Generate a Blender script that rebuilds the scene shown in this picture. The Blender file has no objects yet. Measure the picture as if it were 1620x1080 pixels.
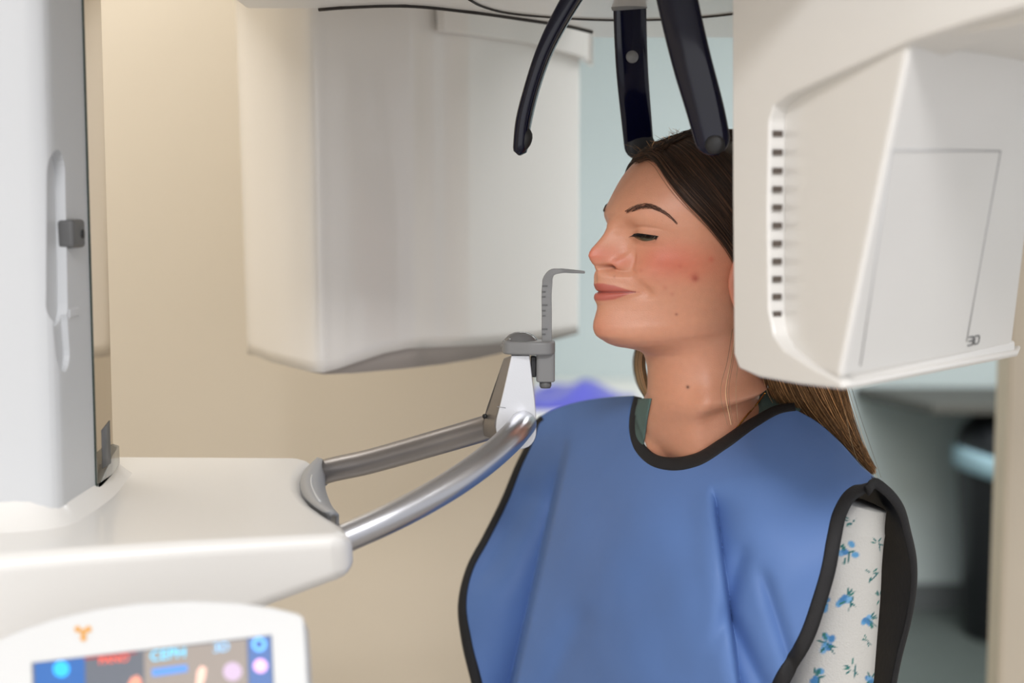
import bpy, bmesh, math, random
import numpy as np
from mathutils import Vector, Matrix
from mathutils.bvhtree import BVHTree

random.seed(7)
rng = np.random.default_rng(7)
scene = bpy.context.scene
COL = scene.collection

# ------------------------------------------------------------------ camera
CAM = np.array([0.0, 0.0, 1.52])
PITCH = math.radians(5.5)
FPX = 2250.0
cam_d = bpy.data.cameras.new('camera')
cam_d.lens = 50.0
cam_d.sensor_width = 36.0
cam_d.clip_start = 0.05
cam_d.dof.use_dof = True
cam_d.dof.focus_distance = 1.315
cam_d.dof.aperture_fstop = 3.0
cam = bpy.data.objects.new('camera', cam_d)
cam.location = CAM
cam.rotation_euler = (math.radians(90) - PITCH, 0, 0)
COL.objects.link(cam)
scene.camera = cam

# ------------------------------------------------------------------ world, lights, exposure
w = bpy.data.worlds.new('world')
scene.world = w
w.use_nodes = True
w.node_tree.nodes['Background'].inputs[0].default_value = (0.97, 0.97, 1.0, 1)
w.node_tree.nodes['Background'].inputs[1].default_value = 0.64


def area(name, loc, rot, sx, sy, power, col=(1, 1, 1)):
    l = bpy.data.lights.new(name, 'AREA')
    l.shape = 'RECTANGLE'
    l.size, l.size_y = sx, sy
    l.energy = power
    l.color = col
    o = bpy.data.objects.new(name, l)
    o.location = loc
    o.rotation_euler = [math.radians(a) for a in rot]
    COL.objects.link(o)
    return o


area('ceiling_panel_light', (-0.85, 1.55, 2.58), (0, 0, 0), 0.6, 1.0, 12.5, (1.0, 0.98, 0.95))
area('ceiling_panel_light', (0.0, -0.80, 2.58), (0, 0, 0), 0.6, 0.6, 40, (0.99, 0.985, 1.0))
area('ceiling_panel_light', (1.1, 0.5, 2.58), (0, 0, 0), 0.6, 1.2, 7, (1.0, 0.98, 0.96))
area('hall_panel_light', (0.2, 3.5, 2.58), (0, 0, 0), 1.2, 1.2, 14, (0.96, 0.98, 1.0))
area('hall_panel_light', (1.6, 3.1, 2.58), (0, 0, 0), 1.2, 1.2, 80, (0.96, 0.98, 1.0))
area('front_fill_light', (-0.6, -1.55, 1.75), (85, 0, -10), 2.2, 1.6, 9, (1.0, 0.99, 0.99))  # fill lamp added behind the camera, no real window there

vs = scene.view_settings
vs.view_transform = 'Standard'
vs.look = 'None'
vs.gamma = 1.0
vs.use_curve_mapping = False
vs.exposure = 0.24

# ------------------------------------------------------------------ maths helpers
_F = np.array([0, math.cos(PITCH), -math.sin(PITCH)])
_U = np.array([0, math.sin(PITCH), math.cos(PITCH)])
_X = np.array([1.0, 0, 0])


def ray(px, py):
    return _F + (px - 810.0) / FPX * _X + (540.0 - py) / FPX * _U


def P(px, py, Y):
    d = ray(px, py)
    return CAM + d * (Y / d[1])


def PZ(px, py, z):
    d = ray(px, py)
    return CAM + d * ((z - CAM[2]) / d[2])


def PP(px, py, p0, n):
    d = ray(px, py)
    n = np.asarray(n, float)
    return CAM + d * (np.dot(np.asarray(p0) - CAM, n) / np.dot(d, n))


def proj(p):
    q = np.asarray(p, float) - CAM
    return 810 + FPX * q[..., 0] / (q @ _F), 540 - FPX * (q @ _U) / (q @ _F)


def nrm(v):
    v = np.asarray(v, float)
    return v / (np.linalg.norm(v) + 1e-12)


def spl(pts, n):
    """Catmull-Rom through pts (k,d), n samples, chord-length parametrised."""
    p = np.asarray(pts, float)
    if p.ndim == 1:
        p = p[:, None]
    k = len(p)
    seg = np.linalg.norm(np.diff(p[:, :min(3, p.shape[1])], axis=0), axis=1) + 1e-9
    t = np.concatenate([[0], np.cumsum(seg)])
    return hermite(t, p, np.linspace(0, t[-1], n))


def hermite(t, p, u):
    t = np.asarray(t, float)
    p = np.asarray(p, float)
    one = p.ndim == 1
    if one:
        p = p[:, None]
    k = len(t)
    d = np.diff(p, axis=0) / np.diff(t)[:, None]
    m = np.zeros_like(p)
    m[0], m[-1] = d[0], d[-1]
    if k > 2:
        h0, h1 = np.diff(t)[:-1, None], np.diff(t)[1:, None]
        m[1:-1] = (d[:-1] * h1 + d[1:] * h0) / (h0 + h1)
    u = np.asarray(u, float)
    i = np.clip(np.searchsorted(t, u, side='right') - 1, 0, k - 2)
    h = (t[i + 1] - t[i])[:, None]
    s = ((u - t[i]) / (t[i + 1] - t[i]))[:, None]
    r = (2 * s**3 - 3 * s**2 + 1) * p[i] + (s**3 - 2 * s**2 + s) * h * m[i] + \
        (-2 * s**3 + 3 * s**2) * p[i + 1] + (s**3 - s**2) * h * m[i + 1]
    return r[:, 0] if one else r


def sstep(a, b, x):
    t = np.clip((x - a) / (b - a), 0, 1)
    return t * t * (3 - 2 * t)


def lin(c):
    c = np.asarray(c, float) / 255.0
    return np.where(c <= 0.04045, c / 12.92, ((c + 0.055) / 1.055) ** 2.4)


# ------------------------------------------------------------------ materials
def mat(name, rgb, rough=0.5, metal=0.0, coat=0.0, spec=0.5, bump=0.0, bscale=60.0, var=0.0, vscale=8.0,
        sss=0.0, aniso=0.0, emit=0.0, sheen=0.0, attr=None, trans=0.0):
    m = bpy.data.materials.new(name)
    m.use_nodes = True
    nt = m.node_tree
    b = nt.nodes['Principled BSDF']
    c = (*lin(rgb), 1)
    b.inputs['Base Color'].default_value = c
    b.inputs['Roughness'].default_value = rough
    b.inputs['Metallic'].default_value = metal
    b.inputs['Coat Weight'].default_value = coat
    b.inputs['Coat Roughness'].default_value = 0.06
    b.inputs['Specular IOR Level'].default_value = spec
    b.inputs['Sheen Weight'].default_value = sheen
    b.inputs['Anisotropic'].default_value = aniso
    b.inputs['Transmission Weight'].default_value = trans
    if sss:
        b.inputs['Subsurface Weight'].default_value = sss
        b.inputs['Subsurface Radius'].default_value = (1.0, 0.35, 0.2)
        b.inputs['Subsurface Scale'].default_value = 0.006
    if emit:
        b.inputs['Emission Color'].default_value = c
        b.inputs['Emission Strength'].default_value = emit
    tc = nt.nodes.new('ShaderNodeTexCoord')
    if attr:
        a = nt.nodes.new('ShaderNodeVertexColor')
        a.layer_name = attr
        nt.links.new(a.outputs['Color'], b.inputs['Base Color'])
    if var:
        n = nt.nodes.new('ShaderNodeTexNoise')
        n.inputs['Scale'].default_value = vscale
        n.inputs['Detail'].default_value = 5
        nt.links.new(tc.outputs['Object'], n.inputs['Vector'])
        mx = nt.nodes.new('ShaderNodeMix')
        mx.data_type = 'RGBA'
        mx.blend_type = 'MULTIPLY'
        mx.inputs[0].default_value = 1.0
        cr = nt.nodes.new('ShaderNodeValToRGB')
        cr.color_ramp.elements[0].position = 0.3
        cr.color_ramp.elements[0].color = (1 - var, 1 - var, 1 - var, 1)
        cr.color_ramp.elements[1].position = 0.7
        cr.color_ramp.elements[1].color = (1, 1, 1, 1)
        nt.links.new(n.outputs['Fac'], cr.inputs['Fac'])
        if attr:
            nt.links.new(a.outputs['Color'], mx.inputs[6])
        else:
            mx.inputs[6].default_value = c
        nt.links.new(cr.outputs['Color'], mx.inputs[7])
        nt.links.new(mx.outputs[2], b.inputs['Base Color'])
    if bump:
        n2 = nt.nodes.new('ShaderNodeTexNoise')
        n2.inputs['Scale'].default_value = bscale
        n2.inputs['Detail'].default_value = 4
        nt.links.new(tc.outputs['Object'], n2.inputs['Vector'])
        bp = nt.nodes.new('ShaderNodeBump')
        bp.inputs['Strength'].default_value = bump
        bp.inputs['Distance'].default_value = 0.002
        nt.links.new(n2.outputs['Fac'], bp.inputs['Height'])
        nt.links.new(bp.outputs['Normal'], b.inputs['Normal'])
    return m


def hair_mat(name, root, tip, rough=0.45, split=0.5):
    m = bpy.data.materials.new(name)
    m.use_nodes = True
    nt = m.node_tree
    b = nt.nodes['Principled BSDF']
    b.inputs['Roughness'].default_value = rough
    b.inputs['Specular IOR Level'].default_value = 0.4
    hi = nt.nodes.new('ShaderNodeHairInfo')
    cr = nt.nodes.new('ShaderNodeValToRGB')
    cr.color_ramp.elements[0].position = split - 0.18
    cr.color_ramp.elements[0].color = (*lin(root), 1)
    cr.color_ramp.elements[1].position = min(1.0, split + 0.2)
    cr.color_ramp.elements[1].color = (*lin(tip), 1)
    nt.links.new(hi.outputs['Intercept'], cr.inputs['Fac'])
    hv = nt.nodes.new('ShaderNodeHueSaturation')
    mr = nt.nodes.new('ShaderNodeMapRange')
    mr.inputs[3].default_value = 0.55
    mr.inputs[4].default_value = 4.2
    pw = nt.nodes.new('ShaderNodeMath')
    pw.operation = 'POWER'
    pw.inputs[1].default_value = 5.0
    nt.links.new(hi.outputs['Random'], pw.inputs[0])
    nt.links.new(pw.outputs[0], mr.inputs[0])
    nt.links.new(mr.outputs[0], hv.inputs['Value'])
    nt.links.new(cr.outputs['Color'], hv.inputs['Color'])
    nt.links.new(hv.outputs['Color'], b.inputs['Base Color'])
    return m


M = {}
M['white'] = mat('glossy_white_plastic', (232, 230, 226), 0.34, coat=0.25, bump=0.02, bscale=300)
M['tube_white'] = mat('tube_head_white_gloss', (238, 234, 228), 0.32, coat=0.6, bump=0.01, bscale=200)
M['satin'] = mat('satin_white_plastic', (206, 208, 210), 0.45, bump=0.04, bscale=500)
M['grey'] = mat('grey_plastic', (128, 128, 128), 0.4, bump=0.04, bscale=400)
M['lightgrey'] = mat('light_grey_plastic', (165, 166, 168), 0.4, bump=0.03, bscale=400)
M['smoke'] = mat('smoky_clear_plastic', (150, 150, 150), 0.12, trans=0.55)
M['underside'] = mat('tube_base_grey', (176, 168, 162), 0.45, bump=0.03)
M['alu'] = mat('brushed_aluminium', (196, 197, 202), 0.30, metal=1.0, bump=0.05, bscale=900)
M['alu_light'] = mat('satin_silver_paint', (214, 215, 218), 0.36, metal=0.55, bump=0.04, bscale=700)
M['steel_dark'] = mat('dark_anodised', (138, 133, 130), 0.36, metal=0.7, bump=0.05, bscale=700)
M['rail'] = mat('polished_rail', (200, 190, 175), 0.06, metal=1.0, var=0.03)
M['rail_cap'] = mat('rail_cap_grey', (120, 122, 118), 0.25, coat=0.4, var=0.05)
M['dark'] = mat('dark_gap', (38, 32, 28), 0.6, var=0.1)
M['greenedge'] = mat('green_glass_edge', (50, 62, 56), 0.2, var=0.1)
M['slider'] = mat('slider_grey', (98, 98, 98), 0.5, var=0.1, vscale=80)
M['black_gloss'] = mat('glossy_black_plastic', (9, 11, 36), 0.12, spec=0.35, var=0.1)
M['black'] = mat('matt_black_rubber', (30, 30, 32), 0.5, var=0.1)
M['wall'] = mat('beige_wall_paint', (222, 210, 190), 0.75, bump=0.08, bscale=260, var=0.03, vscale=2)
M['hall'] = mat('hall_wall_paint', (174, 184, 185), 0.8, bump=0.06, bscale=200, var=0.04, vscale=1.5)
M['trimw'] = mat('door_lining_paint', (208, 194, 172), 0.6, bump=0.05, var=0.03)
M['floor'] = mat('grey_vinyl_floor', (80, 87, 84), 0.4, bump=0.05, bscale=80, var=0.12, vscale=14)
M['floor_room'] = mat('pale_vinyl_floor', (172, 166, 158), 0.4, bump=0.04, bscale=60, var=0.08, vscale=10)
M['ceil'] = mat('white_ceiling', (232, 232, 230), 0.9, bump=0.1, bscale=120, var=0.03)
M['base'] = mat('dark_baseboard', (88, 92, 94), 0.6, var=0.08)
M['counter'] = mat('pale_laminate', (214, 212, 206), 0.45, var=0.04)
M['cabinet'] = mat('pale_cabinet', (196, 194, 188), 0.5, var=0.04)
M['purple'] = mat('blue_violet_cloth', (70, 72, 172), 0.8, bump=0.3, bscale=60, var=0.15, sheen=0.3)
M['bin'] = mat('black_bin_plastic', (16, 18, 22), 0.4, var=0.1)
M['liner'] = mat('pale_blue_liner', (150, 182, 194), 0.5, bump=0.3, bscale=40, var=0.08)
M['tableedge'] = mat('grey_brown_edge', (72, 71, 66), 0.6, var=0.08)
M['apron'] = mat('blue_apron_vinyl', (97, 129, 186), 0.52, bump=0.10, bscale=45, var=0.07, vscale=14, spec=0.25)
M['bind'] = mat('black_binding', (24, 23, 25), 0.7, bump=0.25, bscale=900, var=0.15, vscale=200)
M['lining'] = mat('black_lining', (24, 27, 36), 0.55, bump=0.1, bscale=200, var=0.15)
M['teal'] = mat('teal_cotton', (92, 116, 110), 0.85, bump=0.3, bscale=700, var=0.1)
M['gold'] = mat('gold', (212, 160, 80), 0.25, metal=1.0, var=0.05)
M['trousers'] = mat('dark_trousers', (44, 46, 56), 0.9, bump=0.2, var=0.1)
M['shoe'] = mat('white_trainer', (214, 212, 208), 0.6, bump=0.1, var=0.06)
M['sleeve'] = mat('floral_cotton', (230, 228, 222), 0.85, bump=0.35, bscale=500, attr='print')
M['cotton'] = mat('white_cotton', (206, 204, 198), 0.85, bump=0.35, bscale=500, var=0.04)
M['skin'] = mat('skin', (214, 150, 122), 0.38, spec=0.45, bump=0.16, bscale=900, attr='tint', sss=0.22, var=0.05, vscale=160)
M['eye'] = mat('eye', (84, 78, 52), 0.2, coat=0.5, var=0.2, vscale=600)
M['hairbase'] = mat('hair_base', (38, 25, 17), 0.7, bump=0.5, bscale=300, var=0.3, vscale=150)
M['hair'] = hair_mat('hair_strand', (58, 39, 27), (160, 120, 80), split=0.55)
M['hairlight'] = hair_mat('light_hair_strand', (112, 90, 66), (170, 146, 112), split=0.5)
M['hairdark'] = hair_mat('brow_hair', (72, 48, 38), (92, 62, 48), split=0.5)
M['lash'] = hair_mat('lash_hair', (14, 10, 9), (18, 13, 12), split=0.5)
M['frame_white'] = mat('screen_frame_white', (216, 217, 217), 0.4, bump=0.02)
M['orange'] = mat('orange_print', (222, 160, 70), 0.5, var=0.03)
M['vent'] = mat('vent_dark', (92, 82, 75), 0.7, var=0.1)
M['groove'] = mat('groove_grey', (196, 196, 196), 0.6, var=0.05)
M['print'] = mat('grey_print', (120, 120, 120), 0.6, var=0.05)


def screen_mat(name, rgb, e=0.75):
    return mat(name, rgb, 0.3, emit=e, var=0.0)


# ------------------------------------------------------------------ object helpers
def link(o, parent=None):
    COL.objects.link(o)
    if parent is not None:
        bpy.context.view_layer.update()
        o.parent = parent
        o.matrix_parent_inverse = parent.matrix_world.inverted()
    return o


def empty(name, loc):
    o = bpy.data.objects.new(name, None)
    o.location = loc
    o.empty_display_size = 0.1
    link(o)
    bpy.context.view_layer.update()
    return o


def tag(o, label=None, cat=None, group=None, kind=None):
    if label: o['label'] = label
    if cat: o['category'] = cat
    if group: o['group'] = group
    if kind: o['kind'] = kind
    return o


def mesh(name, V, Fc, m, parent=None, smooth=True, bevel=0.0, seg=3, solid=0.0, sub=0, angle=35, off=0.0, fmat=None):
    V = np.asarray(V, float)
    c = (V.min(0) + V.max(0)) / 2
    me = bpy.data.meshes.new(name)
    me.from_pydata((V - c).tolist(), [], [tuple(int(i) for i in f) for f in Fc])
    me.validate()
    bm = bmesh.new()
    bm.from_mesh(me)
    bmesh.ops.remove_doubles(bm, verts=bm.verts, dist=1e-6)
    bmesh.ops.recalc_face_normals(bm, faces=bm.faces)
    bm.to_mesh(me)
    bm.free()
    for mm in (m if isinstance(m, (list, tuple)) else [m]):
        me.materials.append(mm)
    o = bpy.data.objects.new(name, me)
    o.location = c
    link(o, parent)
    if smooth:
        me.shade_smooth() if hasattr(me, 'shade_smooth') else [setattr(p, 'use_smooth', True) for p in me.polygons]
    if solid:
        s = o.modifiers.new('solid', 'SOLIDIFY')
        s.thickness = solid
        s.offset = off
    if bevel:
        b = o.modifiers.new('bevel', 'BEVEL')
        b.width = bevel
        b.segments = seg
        b.limit_method = 'ANGLE'
        b.angle_limit = math.radians(angle)
        b.harden_normals = False
    if sub:
        s = o.modifiers.new('sub', 'SUBSURF')
        s.levels = s.render_levels = sub
    if smooth and not sub and bevel:
        wn = o.modifiers.new('wn', 'WEIGHTED_NORMAL')
        wn.keep_sharp = True
        for p in me.polygons: p.use_smooth = True
    return o


def grid_faces(nr, nc, close_c=False, off=0):
    f = []
    for i in range(nr - 1):
        for j in range(nc if close_c else nc - 1):
            a = i * nc + j
            b = i * nc + (j + 1) % nc
            f.append((off + a, off + b, off + b + nc, off + a + nc))
    return f


def prism(outline, vec):
    """closed outline (k,3) extruded by vec -> V,F"""
    a = np.asarray(outline, float)
    k = len(a)
    vec = np.asarray(vec, float)
    b = a + (vec if vec.ndim == 2 else vec[None, :])
    V = np.vstack([a, b])
    F = [tuple(range(k)), tuple(range(2 * k - 1, k - 1, -1))]
    for i in range(k):
        j = (i + 1) % k
        F.append((i, k + i, k + j, j))
    return V, F


def box8(c):
    """c: 8 corners bottom 4 (ccw) + top 4"""
    return np.asarray(c, float), [(0, 3, 2, 1), (4, 5, 6, 7), (0, 1, 5, 4), (1, 2, 6, 5), (2, 3, 7, 6), (3, 0, 4, 7)]


def abox(x0, x1, y0, y1, z0, z1):
    return box8([(x0, y0, z0), (x1, y0, z0), (x1, y1, z0), (x0, y1, z0),
                 (x0, y0, z1), (x1, y0, z1), (x1, y1, z1), (x0, y1, z1)])


def join(*parts):
    V, F, o = [], [], 0
    for v, f in parts:
        v = np.asarray(v, float)
        V.append(v)
        F += [tuple(i + o for i in q) for q in f]
        o += len(v)
    return np.vstack(V), F


def tube(path, r, n=20, flat=1.0, up=None, caps=True, rnd=True):
    """tube along path (k,3); r scalar or array; flat scales the second axis."""
    p = np.asarray(path, float)
    k = len(p)
    r = np.full(k, r, float) if np.isscalar(r) else np.asarray(r, float)
    T = np.gradient(p, axis=0)
    T /= np.linalg.norm(T, axis=1)[:, None] + 1e-12
    u = np.array([0, 0, 1.0]) if up is None else np.asarray(up, float)
    if abs(np.dot(u, T[0])) > 0.95 and up is None:
        u = np.array([0, 1.0, 0])
    V = []
    a = np.linspace(0, 2 * np.pi, n, endpoint=False)
    N = u - np.dot(u, T[0]) * T[0]
    N /= np.linalg.norm(N)
    for i in range(k):
        N = N - np.dot(N, T[i]) * T[i]
        N /= np.linalg.norm(N) + 1e-12
        Bn = np.cross(T[i], N)
        V.append(p[i] + r[i] * (np.cos(a)[:, None] * N * flat + np.sin(a)[:, None] * Bn))
    V = np.vstack(V)
    F = grid_faces(k, n, True)
    if caps:
        F += [tuple(range(n - 1, -1, -1)), tuple((k - 1) * n + i for i in range(n))]
    return V, F


def lathe(profile, c, n=40, axis=None):
    """profile list of (r, h) around z axis at c; axis: rotation matrix optional"""
    pr = np.asarray(profile, float)
    a = np.linspace(0, 2 * np.pi, n, endpoint=False)
    V = []
    for r, h in pr:
        q = np.stack([r * np.cos(a), r * np.sin(a), np.full(n, h)], 1)
        V.append(q)
    V = np.vstack(V)
    if axis is not None:
        V = V @ np.asarray(axis).T
    V = V + np.asarray(c)
    F = grid_faces(len(pr), n, True)
    F += [tuple(range(n - 1, -1, -1)), tuple((len(pr) - 1) * n + i for i in range(n))]
    return V, F


def basis(zdir, hint=(0, 0, 1)):
    z = nrm(zdir)
    x = np.cross(hint, z)
    x = nrm(x) if np.linalg.norm(x) > 1e-6 else np.array([1.0, 0, 0])
    y = np.cross(z, x)
    return np.stack([x, y, z], 1)


def rounded(pts, rads, n=6):
    """2D/3D polygon with rounded corners (quadratic fillets)."""
    p = [np.asarray(q, float) for q in pts]
    out = []
    k = len(p)
    for i in range(k):
        r = rads[i] if hasattr(rads, '__len__') else rads
        if r <= 0:
            out.append(p[i])
            continue
        a, b, c = p[i - 1], p[i], p[(i + 1) % k]
        la, lc = np.linalg.norm(a - b), np.linalg.norm(c - b)
        r = min(r, la * 0.48, lc * 0.48)
        s, e = b + (a - b) / la * r, b + (c - b) / lc * r
        for t in np.linspace(0, 1, n):
            out.append((1 - t)**2 * s + 2 * t * (1 - t) * b + t * t * e)
    return np.array(out)


def text_mesh(body, size):
    """local flat text outline -> (V2d, F)"""
    cu = bpy.data.curves.new('lettering', 'FONT')
    cu.body = body
    cu.size = size
    cu.align_x = 'CENTER'
    cu.align_y = 'CENTER'
    o = bpy.data.objects.new('lettering_temp', cu)
    COL.objects.link(o)
    dg = bpy.context.evaluated_depsgraph_get()
    dg.update()
    me = o.evaluated_get(dg).to_mesh()
    V = np.array([v.co[:] for v in me.vertices])
    F = [tuple(p.vertices) for p in me.polygons]
    o.evaluated_get(dg).to_mesh_clear()
    bpy.data.objects.remove(o)
    bpy.data.curves.remove(cu)
    return V, F


def hair_obj(name, strands, radius, m, parent, tipr=0.35):
    """strands: list of (k,3) arrays -> a Curves object"""
    hc = bpy.data.hair_curves.new(name)
    hc.add_curves([len(s) for s in strands])
    pts = np.vstack(strands).astype(np.float32)
    hc.attributes['position'].data.foreach_set('vector', pts.ravel())
    rad = np.concatenate([np.linspace(1, tipr, len(s)) for s in strands]) * radius
    if 'radius' not in hc.attributes:
        hc.attributes.new('radius', 'FLOAT', 'POINT')
    hc.attributes['radius'].data.foreach_set('value', rad.astype(np.float32))
    hc.materials.append(m)
    o = bpy.data.objects.new(name, hc)
    link(o, parent)
    return o


def struct(name, V, F, m, **k):
    o = mesh(name, V, F, m, **k)
    o['kind'] = 'structure'
    return o


# ------------------------------------------------------------------ the room
WY = 2.30           # the wall with the doorway
FY = 5.25           # far wall of the hall
xl = P(838, 700, WY)[0]
T = 0.045
xr = P(1577, 800, WY + T)[0]
# back wall as one mesh with the door opening
struct('wall_back', *join(abox(-1.9, xl, WY, WY + T, 0, 2.6), abox(xr, 2.3, WY, WY + T, 0, 2.6),
                          abox(xl, xr, WY, WY + T, 2.12, 2.6)), M['wall'], smooth=False)
struct('wall_far', *abox(-0.7, 3.0, FY, FY + 0.1, 0, 2.6), M['hall'], smooth=False)
struct('wall_hall_left', *abox(-0.8, -0.7, WY + T, FY, 0, 2.6), M['hall'], smooth=False)
struct('wall_hall_right', *abox(2.9, 3.0, WY + T, FY, 0, 2.6), M['hall'], smooth=False)
struct('wall_left', *abox(-2.0, -1.9, -1.6, WY + T, 0, 2.6), M['wall'], smooth=False)
struct('floor', *abox(-2.0, 3.0, -1.6, WY + T / 2, -0.05, 0), M['floor_room'], smooth=False)
struct('floor_hall', *abox(-2.0, 3.0, WY + T / 2, FY + 0.1, -0.05, 0), M['floor'], smooth=False)
struct('ceiling', *abox(-2.0, 3.0, -1.6, FY + 0.1, 2.6, 2.65), M['ceil'], smooth=False)
struct('baseboard_far', *abox(-0.7, 2.9, FY - 0.015, FY, 0, 0.10), M['base'], smooth=False)
# thin lining of the opening
struct('trim_1', *join(abox(xl, xl + 0.006, WY - 0.006, WY + T + 0.004, 0, 2.12),
                       abox(xr - 0.006, xr, WY - 0.006, WY + T + 0.004, 0, 2.12)), M['trimw'], smooth=False)

# ------------------------------------------------------------------ hall furniture
ctop = 0.875
cx0, cx1 = -0.65, P(1120, 640, 4.3)[0]
base_cab = empty('base_cabinet', (0.25, 4.6, 0))
tag(base_cab, 'pale cabinet with a white worktop through the doorway behind the patient', 'cabinet')
mesh('cabinet_body', *abox(cx0, cx1, 4.36, FY - 0.005, 0.08, ctop - 0.035), M['cabinet'], base_cab, smooth=False)
mesh('plinth', *abox(cx0 + 0.02, cx1 - 0.02, 4.42, FY - 0.01, 0, 0.08), M['base'], base_cab, smooth=False)
mesh('worktop', *abox(cx0, cx1 + 0.02, 4.30, FY - 0.003, ctop - 0.035, ctop), M['counter'], base_cab, bevel=0.006)
dw = (cx1 - cx0) / 3
for k in range(3):
    d = mesh('door', *abox(cx0 + k * dw + 0.006, cx0 + (k + 1) * dw - 0.006, 4.342, 4.36, 0.1, ctop - 0.05), M['cabinet'], base_cab, bevel=0.003)
    mesh('handle', *tube([(cx0 + (k + .5) * dw - .06, 4.325, ctop - .1), (cx0 + (k + .5) * dw + .06, 4.325, ctop - .1)], 0.006), M['alu'], d)

# crumpled blue-violet cloth on the worktop
def cloth_pile():
    nr, nc = 26, 40
    c = P(905, 612, 4.62)
    V = []
    for i in range(nr):
        for j in range(nc):
            u, v = j / (nc - 1) * 2 - 1, i / (nr - 1) * 2 - 1
            r = max(abs(u), abs(v))
            h = 0.066 * (1 - r**2.6) * (0.8 + 0.3 * math.sin(3 * u + 1.3 * v) + 0.14 * math.sin(7 * u - 4 * v)) \
                * (1.0 if u < 0.15 else max(0.15, 1 - (u - 0.15) * 1.15))
            V.append((c[0] + u * 0.215, c[1] + v * 0.17 + 0.02 * math.sin(4 * u), ctop + 0.004 + max(0, h)))
    V = np.array(V)
    F = grid_faces(nr, nc)
    n = len(V)
    Vb = V.copy()
    Vb[:, 2] = ctop + 0.001
    F2 = [tuple(i + n for i in f[::-1]) for f in F]
    b = [i for i in range(nc)] + [i * nc + nc - 1 for i in range(1, nr)] + [(nr - 1) * nc + j for j in range(nc - 2, -1, -1)] + [i * nc for i in range(nr - 2, 0, -1)]
    side = [(b[i], b[(i + 1) % len(b)], b[(i + 1) % len(b)] + n, b[i] + n) for i in range(len(b))]
    return np.vstack([V, Vb]), F + F2 + side


tag(mesh('folded_drape', *cloth_pile(), M['purple']), 'crumpled blue-violet cloth lying on the white worktop', 'cloth')

# worktop corner by the right jamb
tz = 0.845
tb = [PZ(1476, 640, tz), PZ(1760, 644, tz), np.array([2.9, FY - 0.003, tz]), np.array([PZ(1352, 612, tz)[0], FY - 0.003, tz])]
tb[1] = np.array([2.895, tb[0][1] + 0.02, tz])
tb[2][0] = 2.895
tab = empty('wall_worktop', (2.2, 5.0, 0))
tag(tab, 'grey-edged worktop against the hall wall above the black bin', 'worktop')
mesh('top', *prism(tb, (0, 0, -0.035)), M['tableedge'], tab, bevel=0.006)
for k in range(2):
    x = (2.45, 2.8)[k]
    mesh('bracket', *prism([(x, FY - 0.004, tz - 0.036), (x, FY - 0.35, tz - 0.036), (x, FY - 0.004, tz - 0.30)], (0.025, 0, 0)), M['tableedge'], tab, smooth=False)

bx, by = P(1600, 900, 4.93)[0], 4.93
bin_ = empty('waste_bin', (bx, by, 0))
tag(bin_, 'black round waste bin with a pale blue liner under the hall worktop', 'bin')
mesh('body', *lathe([(0.155, 0.0), (0.16, 0.012), (0.175, 0.3), (0.198, 0.60), (0.200, 0.62)], (bx, by, 0), 48), M['bin'], bin_)
ln = lathe([(0.203, 0.57), (0.212, 0.575), (0.214, 0.63), (0.208, 0.648), (0.198, 0.645)], (bx, by, 0), 48)
ln[0][:, 2] += 0.045 * (-(ln[0][:, 0] - bx) / 0.2) - 0.012
mesh('bin_liner', *ln, M['liner'], bin_)
mesh('lid', *lathe([(0.203, 0.622), (0.205, 0.66), (0.19, 0.73), (0.15, 0.775), (0.08, 0.79), (0.0, 0.793)], (bx, by, 0), 48), M['bin'], bin_)

# ------------------------------------------------------------------ the x-ray machine
XR = empty('dental_xray_machine', (-0.5, 1.3, 0))
tag(XR, 'large white panoramic dental x-ray machine standing in front of the beige wall around the patient', 'x-ray machine')
zs = CAM[2] - 0.25          # shelf top
zg = CAM[2] + 0.19          # underside of the rotating arm

# --- column
cxr = -0.355
plan = rounded([(cxr, 1.195), (cxr, 1.098), (-0.41, 1.082), (-0.66, 1.06), (-0.66, 1.36), (-0.46, 1.36), (cxr - 0.034, 1.30), (cxr - 0.028, 1.195)],
               [0, 0.016, 0.03, 0.03, 0.03, 0.02, 0, 0], 6)


def plan_prism(pl, z0, z1):
    a = np.c_[pl, np.full(len(pl), z0)]
    return prism(a, (0, 0, z1 - z0))


column = mesh('column', *plan_prism(plan, 0.02, 2.35), M['satin'], XR, bevel=0.0015, seg=1)
mesh('base_plate', *plan_prism(rounded([(-0.75, 0.9), (0.05, 0.9), (0.05, 1.65), (-0.75, 1.65)], 0.08), 0, 0.025), M['white'], XR, bevel=0.006)


def cut(obj, V, F):
    """boolean difference, applied at once"""
    c = mesh('cutter', V, F, M['satin'], smooth=False)
    bpy.context.view_layer.update()
    mod = obj.modifiers.new('b', 'BOOLEAN')
    mod.object = c
    mod.operation = 'DIFFERENCE'
    mod.solver = 'EXACT'
    obj.modifiers.move(len(obj.modifiers) - 1, 0)
    dg = bpy.context.evaluated_depsgraph_get()
    dg.update()
    others = [(m_, m_.show_viewport) for m_ in obj.modifiers if m_.name != 'b']
    for m_, _ in others: m_.show_viewport = False
    dg.update()
    me = bpy.data.meshes.new_from_object(obj.evaluated_get(dg))
    obj.modifiers.remove(mod)
    for m_, s in others: m_.show_viewport = s
    obj.data = me
    cm = c.data
    bpy.data.objects.remove(c)
    bpy.data.meshes.remove(cm)


def onx(px, py, x):   # ray with plane X = x
    d = ray(px, py)
    return CAM + d * (x / d[0])


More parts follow.
